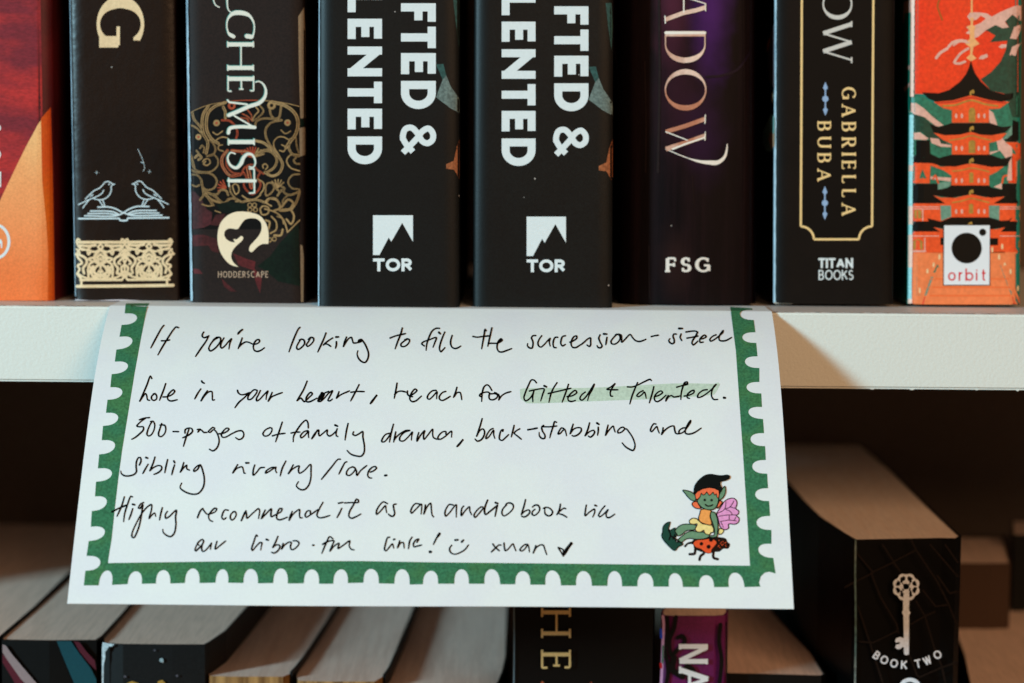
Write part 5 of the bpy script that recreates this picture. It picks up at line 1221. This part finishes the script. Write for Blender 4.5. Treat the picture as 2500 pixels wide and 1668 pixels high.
hand('handwriting_line', [
 (RA,[[(178,848),(160,815),(110,940),(50,1080),(5,1175)],[(5,1175),(50,1110),(90,1065),(105,1090),(120,1155),(148,1163)],[(225,1065),(180,1100),(175,1140),(205,1165),(245,1145),(250,1105),(225,1065),(200,1070)],[(378,925),(350,1010),(290,1162)],
  [(340,1115),(400,1110),(470,1080),(508,1035),(490,1012),(450,1040),(408,1100),(410,1150),(450,1172),(543,1155)],[(880,1002),(840,1060),(795,1143)],(1.1,[(893,885),(905,905),(932,918)]),[(975,1028),(930,1090),(885,1170)],[(885,1170),(930,1105),(1000,1040),(1040,1038),(1048,1100),(1052,1160),(1078,1155)],
  [(1408,1018),(1420,1055),(1460,1082),(1520,1075),(1580,1050)],[(1575,1055),(1500,1130),(1430,1190),(1372,1268)],[(1690,1020),(1650,1010),(1600,1050),(1560,1110),(1560,1150),(1595,1150),(1650,1100),(1690,1030),(1665,1010)],
  [(1735,1025),(1710,1080),(1680,1140),(1685,1172),(1730,1145),(1785,1085),(1845,1030),(1825,1090),(1818,1150)],[(1905,1052),(1880,1110),(1848,1175)],[(1848,1175),(1890,1120),(1960,1085),(2050,1052)]]),
 (RB,[[(350,890),(300,1010),(205,1168)],[(205,1168),(260,1130),(280,1150),(310,1183),(340,1160),(380,1120),(425,1070),(405,1048),(365,1080),(335,1140),(340,1180),(380,1185),(440,1160),(490,1132)],
  [(660,1035),(600,1060),(530,1130),(505,1175),(540,1180),(600,1130),(660,1060),(715,1025),(680,1100),(650,1165),(680,1170),(712,1145)],(2.0,[(565,1065),(540,1110),(515,1165)]),(1.5,[(590,1085),(550,1150)]),[(808,1042),(790,1090),(770,1132)],[(770,1132),(830,1085),(958,1028)],
  [(1095,940),(1050,1030),(975,1172)],[(978,1048),(1060,1036),(1170,1038)],(1.3,[(1345,1095),(1300,1155),(1258,1210)]),[(1640,918),(1625,1010),(1600,1135)],[(1605,1080),(1650,1040),(1700,1030),(1770,1045)],
  [(1790,1030),(1790,1070),(1810,1095),(1860,1080),(1925,1020),(1900,1000),(1860,1040),(1830,1100),(1825,1150),(1860,1182),(1910,1170),(1990,1102)],[(1820,1105),(1862,1110)],
  [(2200,1020),(2150,1025),(2090,1080),(2075,1130),(2100,1148),(2150,1110),(2215,1040),(2210,1090),(2208,1140)]]),
 (RC,[[(400,1035),(355,1050),(308,1110),(315,1150),(350,1165),(400,1145),(465,1105)],[(560,978),(540,1050),(510,1122)],[(520,1110),(560,1055),(605,1050),(620,1090),(630,1155)],
  [(1060,1018),(1020,955),(990,940),(950,970),(925,1050),(915,1180)],[(910,1110),(885,1100),(900,1070),(950,1050),(1010,1045),(1030,1060),(1020,1100),(1030,1145),(1080,1155),(1140,1115),(1135,1065),(1100,1050)],[(1155,1075),(1170,1120),(1160,1160)],[(1160,1155),(1200,1100),(1260,1060),(1335,1038)],[(1050,1070),(1110,1068),(1155,1090)],
  [(1700,910),(1670,875),(1630,870),(1590,940),(1540,1060),(1522,1130),(1545,1170),(1590,1150),(1640,1090),(1665,1020)],[(1600,1030),(1680,1012),(1810,1000),(1790,1080),(1762,1172)],[(1668,1020),(1648,1100),(1650,1185)],(1.2,[(1812,955),(1845,970)]),
  [(1995,912),(1950,980),(1910,1070),(1880,1192)],[(1870,1065),(1960,1045),(2195,990)],[(2160,935),(2130,1030),(2070,1190)],[(2140,1110),(2220,1095),(2280,1050),(2260,1020),(2200,1060),(2155,1120),(2160,1165),(2200,1180),(2260,1165)]]),
 (RD,[[(50,1045),(0,1085),(-25,1140),(0,1162),(50,1125),(110,1040),(180,930),(150,1010),(110,1080),(85,1165)],[(475,925),(420,970),(362,1005),(400,1010),(520,1012)],[(475,930),(430,1000),(410,1050),(418,1100),(445,1105)],
  [(655,970),(720,972),(800,945),(900,895),(985,862),(1000,880)],[(800,912),(770,980),(720,1110),(690,1215)],[(880,1025),(830,1050),(790,1100),(810,1112),(860,1085),(900,1045),(915,1080),(925,1132)],[(1035,970),(1010,1070),(970,1200)],
  [(1050,1110),(1110,1090),(1160,1050),(1140,1028),(1090,1050),(1045,1110),(1050,1165),(1080,1182),(1130,1160),(1210,1090)],[(1240,1095),(1220,1130),(1205,1172)],[(1205,1172),(1250,1110),(1290,1095),(1320,1115),(1370,1110),(1410,1100)],
  [(1480,925),(1520,925),(1515,900),(1480,905),(1455,960),(1430,1050),(1422,1150)],[(1362,975),(1430,955),(1520,935)],[(1470,1102),(1540,1090),(1610,1050),(1610,1020),(1570,1030),(1515,1085),(1515,1125),(1545,1135)],
  [(1800,1010),(1740,1020),(1670,1080),(1665,1120),(1710,1115),(1800,1060),(1900,970),(1930,935),(1900,960),(1865,1040),(1865,1110),(1895,1150),(1950,1150)],(1.4,[(2040,1125),(2058,1128)])])])
hand('handwriting_line', [
 (RE,[[(380,118),(310,125),(235,150)],[(320,128),(240,190),(200,240),(240,250),(290,250),(295,290),(240,350),(180,400),(128,428)],[(410,190),(400,200),(360,290),(345,360),(370,382),(410,360),(450,280),(455,210),(430,170),(395,175)],
  [(555,205),(530,280),(510,350),(520,385),(550,390),(595,350),(615,290),(600,230),(530,225)],[(720,318),(760,318),(800,320)],[(945,290),(910,390),(868,530)],[(890,340),(895,290),(940,268),(985,275),(1000,310),(970,350),(920,380),(858,408)],
  [(1068,290),(1110,285),(1095,305),(1075,325),(1110,290),(1140,310),(1160,330),(1205,330)],[(1315,270),(1290,258),(1250,290),(1225,320),(1250,330),(1300,290),(1330,310),(1370,390),(1380,460),(1350,550),(1290,595),(1240,570)],
  [(1375,350),(1430,345),(1500,310),(1522,280),(1490,268),(1440,310),(1410,360),(1430,400),(1480,395),(1560,350),(1650,310),(1710,310),(1735,360),(1710,415),(1660,432),(1618,405)],[(2110,262),(2050,290),(2008,350),(2030,382),(2090,370),(2135,310),(2135,270),(2100,262)],[(2285,185),(2250,290),(2190,465)],[(2145,380),(2220,358),(2325,343)]]),
 (RF,[[(662,265),(655,190),(630,155),(580,190),(510,280),(450,390),(445,465)],[(415,340),(470,328),(540,325)],[(655,305),(600,320),(550,380),(560,408),(610,375),(665,315),(662,360),(668,405)],[(790,300),(750,370),(710,422)],
  [(710,422),(760,340),(810,295),(810,340),(820,380),(870,345),(935,295),(930,350),(960,382),(1010,360),(1060,310)],[(1075,280),(1060,330),(1065,380),(1085,390)],(1.2,[(1045,225),(1080,240)]),[(1232,205),(1210,300),(1188,440)],
  [(1310,325),(1300,355),(1330,375),(1390,350),(1440,318),(1445,400),(1465,520),(1460,620),(1420,670),(1350,668),(1270,640),(1218,590)],[(1840,340),(1770,360),(1720,430),(1715,465),(1750,465),(1810,400),(1850,330)],[(1882,215),(1850,340),(1825,470)],
  [(1915,325),(1900,400),(1885,470)],[(1890,440),(1930,390),(1990,340),(2060,305),(2115,300)],[(2115,302),(2040,330),(1975,400),(1975,445),(2020,455),(2090,400),(2155,325),(2145,380),(2140,440)]]),
 (RG,[[(130,335),(110,400),(105,455),(150,380),(215,305),(200,370),(205,430),(260,370),(330,285),(330,350),(340,400),(380,425),(430,430)],[(520,355),(520,320),(480,320),(430,360),(405,410),(430,430),(500,395),(600,315),(600,400)],(1.3,[(760,440),(720,490),(680,532)]),
  [(1040,135),(1010,240),(960,385)],[(960,385),(1000,310),(1050,280),(1075,320),(1060,390),(1020,440),(970,455),(938,425)],[(1195,275),(1160,290),(1105,370),(1095,420),(1130,400),(1205,300),(1205,360),(1222,415)],[(1335,315),(1340,290),(1315,300),(1290,370),(1290,430),(1325,445),(1370,410),(1420,362)],
  [(1498,232),(1480,310),(1458,395)],[(1578,280),(1540,300),(1500,340),(1550,385),(1602,428)],(1.15,[(1695,292),(1760,282),(1830,268)]),[(1920,230),(1895,250),(1905,310),(1940,370),(1935,415),(1900,418),(1862,380),(1858,330)],
  [(2105,185),(2080,175),(2060,240),(2030,330),(2010,408)],[(1910,248),(2000,250),(2110,238)],[(2210,275),(2180,265),(2150,300),(2130,355),(2160,345),(2200,300),(2225,290),(2240,330),(2250,378)],[(2345,215),(2320,290),(2300,350)]]),
 (RH,[[(-50,350),(0,285),(60,262),(108,270),(110,310),(60,365),(0,385),(-20,375)],[(230,195),(205,290),(165,378)],[(165,378),(230,320),(290,300),(305,320),(280,370),(240,398),(212,382)],[(355,255),(355,310),(345,372)],(1.2,[(335,195),(365,215)]),[(495,228),(480,290),(458,372)],
  [(458,372),(500,310),(570,240),(582,280),(598,325)],[(735,280),(720,258),(680,262),(635,310),(640,338),(690,325),(750,278),(800,330),(860,430),(882,530),(855,588),(800,570),(740,530),(698,480)],[(1180,210),(1155,205),(1115,260),(1105,310),(1120,320),(1160,280),(1195,245),(1210,290),(1230,340)],
  [(1285,265),(1280,310),(1262,360)],[(1262,360),(1310,300),(1390,245),(1440,240),(1450,290),(1470,345),(1510,350),(1570,330),(1630,260),(1680,180),(1680,160),(1650,200),(1610,280),(1605,340),(1650,355),(1730,335),(1830,270)],[(1510,350),(1520,300),(1570,268),(1600,262)]])])
hand('handwriting_line', [
 (RE,[[(235,800),(260,740),(250,690),(225,690),(195,750),(190,830),(195,890),(165,930),(100,952),(20,950),(-25,915),(-30,885)],[(360,790),(330,840),(285,920)],(1.2,[(330,690),(355,700)]),[(460,685),(430,780),(385,880)],[(385,880),(430,840),(510,805),(555,820),(550,865),(500,910),(445,932)],[(640,722),(620,810),(600,910)],
  [(740,800),(720,860),(700,940)],(1.1,[(730,740),(745,768)]),[(872,765),(850,840),(822,900)],[(822,900),(870,840),(915,800),(915,850),(955,872)],[(1110,795),(1070,810),(1015,870),(1020,890),(1070,860),(1110,800),(1150,900),(1168,1010),(1150,1120),(1080,1205),(990,1215),(880,1175),(820,1120),(842,1058)],
  [(1645,795),(1610,850),(1575,912)],[(1575,912),(1630,850),(1710,825),(1725,860),(1740,915),(1755,915)],(1.2,[(1765,768),(1805,768)]),[(1890,800),(1870,870),(1870,945),(1920,900),(1970,840),(2030,832)],[(2195,830),(2130,835),(2050,890),(2045,915),(2090,895),(2190,835),(2190,880),(2205,908)]]),
 (RF,[[(338,745),(290,840),(258,955)],[(445,798),(410,860),(375,922),(430,860),(530,810),(520,870),(535,915),(600,880),(695,790),(700,880),(695,1000),(660,1100),(600,1152),(540,1145),(490,1095),(520,1038)],[(1120,715),(1090,715),(1000,820),(850,1003)],[(1212,752),(1190,760),(1150,830),(1100,928)],
  [(1240,850),(1210,900),(1215,940),(1250,948),(1310,900),(1335,850),(1300,825),(1255,840)],[(1330,845),(1350,880),(1360,948),(1410,880),(1500,805)],[(1550,900),(1600,880),(1640,840),(1625,820),(1580,830),(1525,890),(1515,950),(1540,982),(1570,985)],(1.3,[(1762,948),(1785,945)])])])
hand('handwriting_line', [
 (RI,[[(255,610),(220,730),(150,888)],[(370,608),(350,600),(300,720),(260,850),(245,965)],(1.15,[(75,825),(170,775),(290,725)]),[(375,780),(350,860),(320,935)],(1.2,[(375,715),(405,722)]),[(530,690),(490,710),(458,770),(480,775),(520,720),(510,800),(490,930),(450,1080),(390,1195),(365,1180),(370,1120),(430,980),(510,840),(600,740),(645,720),(645,790),(610,920),(650,870),(690,840),(705,888)],
  [(800,765),(780,840),(760,940)],[(870,820),(845,860),(850,915),(900,890),(1000,800),(990,900),(995,1010),(970,1130),(920,1178),(860,1160),(810,1110),(808,1075)],[(1380,775),(1350,800),(1305,908)],[(1305,908),(1340,820),(1375,780),(1400,810),(1440,855),(1490,850),(1560,820),(1580,780),(1555,770),(1500,820),(1465,880),(1480,940),(1522,962)],
  [(1745,800),(1700,795),(1665,850),(1655,910),(1680,930),(1715,908)],[(1830,820),(1790,850),(1775,910),(1800,942),(1840,910),(1860,860),(1845,820),(1815,820)],[(2000,810),(1970,870),(1932,952)],[(1932,952),(1995,820),(2008,860),(2012,915),(2100,840),(2180,778),(2195,800),(2180,920)],[(2275,800),(2240,870),(2220,920)],[(2220,920),(2290,850),(2363,780),(2363,890),(2430,860)]]),
 (RJ,[[(130,780),(130,890),(200,860),(270,820),(285,780),(255,775),(215,850),(210,920),(250,938),(300,925),(360,900)],[(430,820),(400,890),(385,945)],[(385,945),(440,860),(535,790),(535,860),(545,908),(575,908)],[(690,845),(690,810),(650,810),(615,870),(630,900),(700,860),(800,790)],[(870,690),(820,780),(785,870),(810,905),(870,905),(970,875)],
  [(1140,775),(1110,840),(1073,905)],(1.1,[(1095,700),(1155,688)]),[(1180,695),(1280,690),(1380,685),(1375,650),(1355,640),(1310,720),(1250,830),(1245,890),(1280,915),(1340,895),(1415,855)],[(1795,705),(1740,680),(1690,720),(1640,810),(1640,860),(1690,820),(1770,735),(1775,780),(1785,835)],[(1920,712),(1885,720),(1890,790),(1900,850),(1875,888),(1840,880),(1810,855)]]),
 (RK,[[(215,325),(110,315),(50,380),(20,470),(35,498),(110,430),(225,325),(230,400),(218,515)],[(300,340),(290,430),(270,512)],[(270,512),(330,380),(400,305),(415,420),(430,530),(458,568)],[(830,340),(760,330),(715,380),(675,480),(690,552),(760,490),(890,335),(892,450),(893,572)],[(1030,365),(1000,400),(990,545),(1060,450),(1145,375),(1150,450),(1185,525)],
  [(1400,380),(1370,375),(1290,440),(1230,540),(1250,578),(1320,510),(1410,400)],(1.15,[(1490,250),(1450,350),(1430,450),(1450,520),(1550,450),(1680,345)]),[(1680,345),(1655,450),(1633,560)],(1.2,[(1640,295),(1685,310)]),[(1850,340),(1780,420),(1765,500),(1800,548),(1880,510),(1975,410),(1980,340),(1920,300),(1850,315),(1830,350)],
  [(2215,240),(2190,350),(2135,520)],[(2135,520),(2200,460),(2280,435),(2300,470),(2250,540),(2180,570),(2140,550)]]),
 (RL,[[(200,425),(160,460),(150,520),(190,540),(270,480),(295,410),(260,345),(200,345),(155,380)],[(365,405),(410,385),(480,400),(540,470),(510,535),(460,548),(400,510),(390,440),(395,395)],[(690,325),(670,430),(620,528)],[(790,410),(760,400),(690,450),(650,495),(740,530),(812,575)],
  [(1185,345),(1170,430),(1165,545),(1240,480),(1340,420),(1345,480),(1308,570)],(1.1,[(1350,345),(1382,360)]),[(1538,360),(1470,440),(1420,540),(1440,565),(1510,520),(1600,430),(1565,500),(1575,570),(1620,582),(1680,550),(1728,515)]])])
hand('handwriting_line', [
 (RM,[[(200,325),(175,295),(215,245),(265,215),(290,245),(250,330),(180,400),(140,435),(125,415),(150,340),(175,290)],[(290,250),(260,330),(255,410),(275,445),(330,420),(430,300),(440,285),(430,340),(420,405)],[(545,255),(525,320),(512,400),(600,335),(710,245)],
  [(1318,150),(1300,130),(1250,260),(1208,400),(1220,428),(1300,340),(1370,275),(1405,280),(1395,340),(1382,418)],(1.2,[(1490,215),(1525,228)]),[(1710,160),(1660,280),(1610,368)],[(1610,368),(1670,325),(1730,320),(1750,350),(1720,420),(1640,475),(1590,460)],[(1810,295),(1795,350),(1780,405)],[(1780,400),(1840,320),(1930,265),(1965,270),(1950,350),(1965,405),(2000,410),(2080,350),(2115,290),(2080,245),(2000,242)]]),
 (RN,[(1.1,[(140,302),(155,302)]),[(425,210),(380,180),(340,250),(268,420)],[(278,292),(340,255),(440,240),(415,310),(385,388),(440,320),(515,275),(500,350),(580,300),(670,240),(660,310),(690,360),(730,370)],[(1240,188),(1215,190),(1180,290),(1168,370),(1185,385),(1230,340),(1280,285),(1300,345)],(1.1,[(1298,222),(1315,216)]),
  [(1385,242),(1370,290),(1352,340)],[(1352,340),(1400,270),(1435,265),(1450,345)],[(1560,190),(1530,240),(1510,355)],[(1630,262),(1658,215),(1620,225),(1580,290),(1590,325),(1640,315),(1700,300)],(1.5,[(1955,140),(1925,185)]),[(1955,140),(1920,190),(1868,292)],(1.7,[(1820,398),(1832,398)])]),
 (RO,[[(155,360),(125,400),(125,450),(160,495),(220,508),(300,480),(380,430),(440,352)],(1.2,[(215,270),(262,266)]),(1.2,[(325,302),(355,270)]),[(850,335),(890,390),(960,450)],[(985,355),(960,350),(890,410),(825,472)],[(1040,318),(1045,390),(1065,450),(1110,420),(1190,335),(1215,390),(1240,452)],
  [(1440,345),(1400,342),(1320,410),(1310,445),(1335,455),(1390,420),(1440,350),(1460,400),(1467,470)],[(1575,365),(1560,420),(1530,492)],[(1535,480),(1580,400),(1660,350),(1700,355),(1730,430),(1760,515)],[(1955,395),(2020,420),(2060,460)],[(1955,395),(2000,470),(2040,540)],(2.0,[(2172,330),(2110,410),(2045,520)]),(1.4,[(2050,450),(2040,540)])])])

# printed elf on a ladybird
d = Draw(note_map, 0, 1.3e-5); E = lambda p: T(1600, 1140, 6.27, p)
C = {k: mat('elf_' + k, v, .7, .15, grain=.12, gscale=1500) for k, v in dict(hat=(26, 34, 32), hair=(238, 112, 72), skin=(104, 142, 112), shirt=(236, 158, 84), skirt=(238, 214, 140), wing=(222, 152, 202), shoe=(24, 66, 54), shell=(222, 84, 42), bug=(58, 34, 22), line=(26, 18, 18)).items()}
def ef(pts, c, ly, wv=15, sm=True):
    q = smooth(E(pts), 2, True) if sm else E(pts)
    d.fill(q, C[c], ly); d.stroke(q, wv / 6.27, C['line'], ly + 1, closed=True, sm=False)
ef([(440,1220),(500,1160),(560,1145),(600,1110),(850,1080),(980,1080),(1080,1105),(1100,1150),(1140,1190),(1110,1250),(1040,1250),(980,1295),(900,1300),(820,1325),(740,1310),(650,1280),(600,1260),(580,1190),(500,1185),(460,1230)], 'bug', 2, 8)
for p in ([(610,1270),(600,1330),(525,1338)], [(740,1330),(690,1370),(675,1425)], [(890,1290),(890,1390),(955,1415)]): d.stroke(E(p), 6.5, C['bug'], 3)
ef([(580,1180),(620,1130),(750,1115),(800,1105),(880,1110),(940,1160),(900,1220),(860,1270),(850,1320),(780,1320),(740,1290),(700,1260),(620,1230)], 'shell', 4, 6)
for x, y, r_ in ((705, 1180, 28), (815, 1225, 32), (850, 1120, 30)): d.disc(*E([(x, y)])[0], r_ / 6.27, C['line'], 6)
for k in range(14): d.disc(*E([(rr(960, 1090), rr(1110, 1240))])[0], 1.1, C['shell'], 6)
ef([(980,950),(1045,965),(1040,1000),(1000,1035),(970,1030)], 'skirt', 5)
ef([(940,720),(1000,620),(1060,530),(1130,490),(1200,485),(1245,530),(1245,590),(1230,640),(1275,680),(1265,730),(1235,745),(1280,790),(1270,850),(1220,880),(1120,880),(1120,940),(1060,965),(1000,930),(975,870),(960,790)], 'wing', 7)
for p in ([(940,720),(1060,650),(1080,540)], [(1060,650),(1140,620),(1200,530)], [(1080,655),(1150,690),(1180,740)], [(970,760),(1100,740),(1240,740)], [(990,840),(1120,820),(1240,830)], [(1130,750),(1130,820)], [(1210,820),(1230,775)], [(1000,840),(1040,930)], [(1140,615),(1230,640)]): d.stroke(E(p), 1.8, C['line'], 9)
ef([(300,990),(350,920),(420,885),(520,880),(620,900),(610,960),(480,980),(400,1040),(350,1060)], 'skin', 7)
ef([(340,1130),(400,1070),(480,1010),(560,985),(650,1000),(760,1010),(830,1060),(790,1090),(700,1110),(600,1110),(540,1100),(470,1110),(400,1160),(360,1170)], 'skin', 9)
ef([(110,1000),(115,930),(160,870),(225,850),(215,900),(200,960),(220,975),(300,940),(300,1000),(330,1040),(300,1100),(320,1150),(400,1160),(420,1190),(350,1230),(300,1285),(270,1275),(180,1190),(115,1110),(95,1050)], 'shoe', 11)
for p in ([(200,970),(230,1040),(210,1120)], [(230,1060),(330,1120),(400,1170)], [(300,1040),(270,1110)]): d.stroke(E(p), 3.5, C['line'], 13)
ef([(520,830),(560,795),(620,795),(665,830),(720,875),(860,900),(890,960),(880,1010),(850,1010),(830,1040),(790,1040),(750,1010),(740,975),(700,1000),(640,1000),(610,960),(640,880),(580,885),(530,870)], 'skirt', 13)
ef([(700,660),(680,720),(660,800),(690,850),(760,880),(850,895),(860,860),(835,760),(850,680)], 'shirt', 15)
ef([(850,700),(900,700),(935,760),(955,860),(950,1000),(935,1075),(830,1080),(830,1065),(895,1050),(905,980),(880,880),(845,780)], 'skin', 17)
ef([(590,540),(560,570),(570,600),(600,630),(640,645),(690,640),(660,580),(640,545)], 'hair', 17); ef([(985,525),(1020,545),(1000,590),(950,640),(945,610),(965,560)], 'hair', 17)
ef([(420,365),(500,375),(570,405),(610,450),(610,525),(560,520),(500,470),(460,420)], 'skin', 18); ef([(1060,305),(1072,360),(1060,430),(1020,490),(975,515),(980,430),(1010,370)], 'skin', 18)
ef([(640,530),(680,470),(700,420),(950,420),(965,510),(940,600),(900,650),(820,665),(740,645),(680,600)], 'skin', 19)
ef([(605,430),(640,390),(720,345),(820,325),(900,335),(970,370),(978,430),(965,490),(945,480),(930,420),(910,442),(880,395),(850,430),(822,445),(785,390),(755,430),(730,440),(700,410),(680,470),(640,510),(615,490)], 'hair', 21, 12, False)
ef([(590,400),(600,310),(640,240),(700,180),(770,135),(850,122),(930,135),(1010,142),(1110,135),(1135,155),(1130,182),(1080,212),(995,238),(990,275),(1018,350),(1000,390),(985,380),(940,340),(870,325),(780,325),(690,350),(630,400),(600,430)], 'hat', 23, 12)
d.disc(*E([(755, 515)])[0], 3.2, C['line'], 21); d.disc(*E([(860, 517)])[0], 3.2, C['line'], 21)
d.stroke(E([(765,585),(800,608),(845,605),(875,590)]), 3.6, C['line'], 21)
d.done('elf_illustration', note)
print('objects', len(bpy.data.objects))
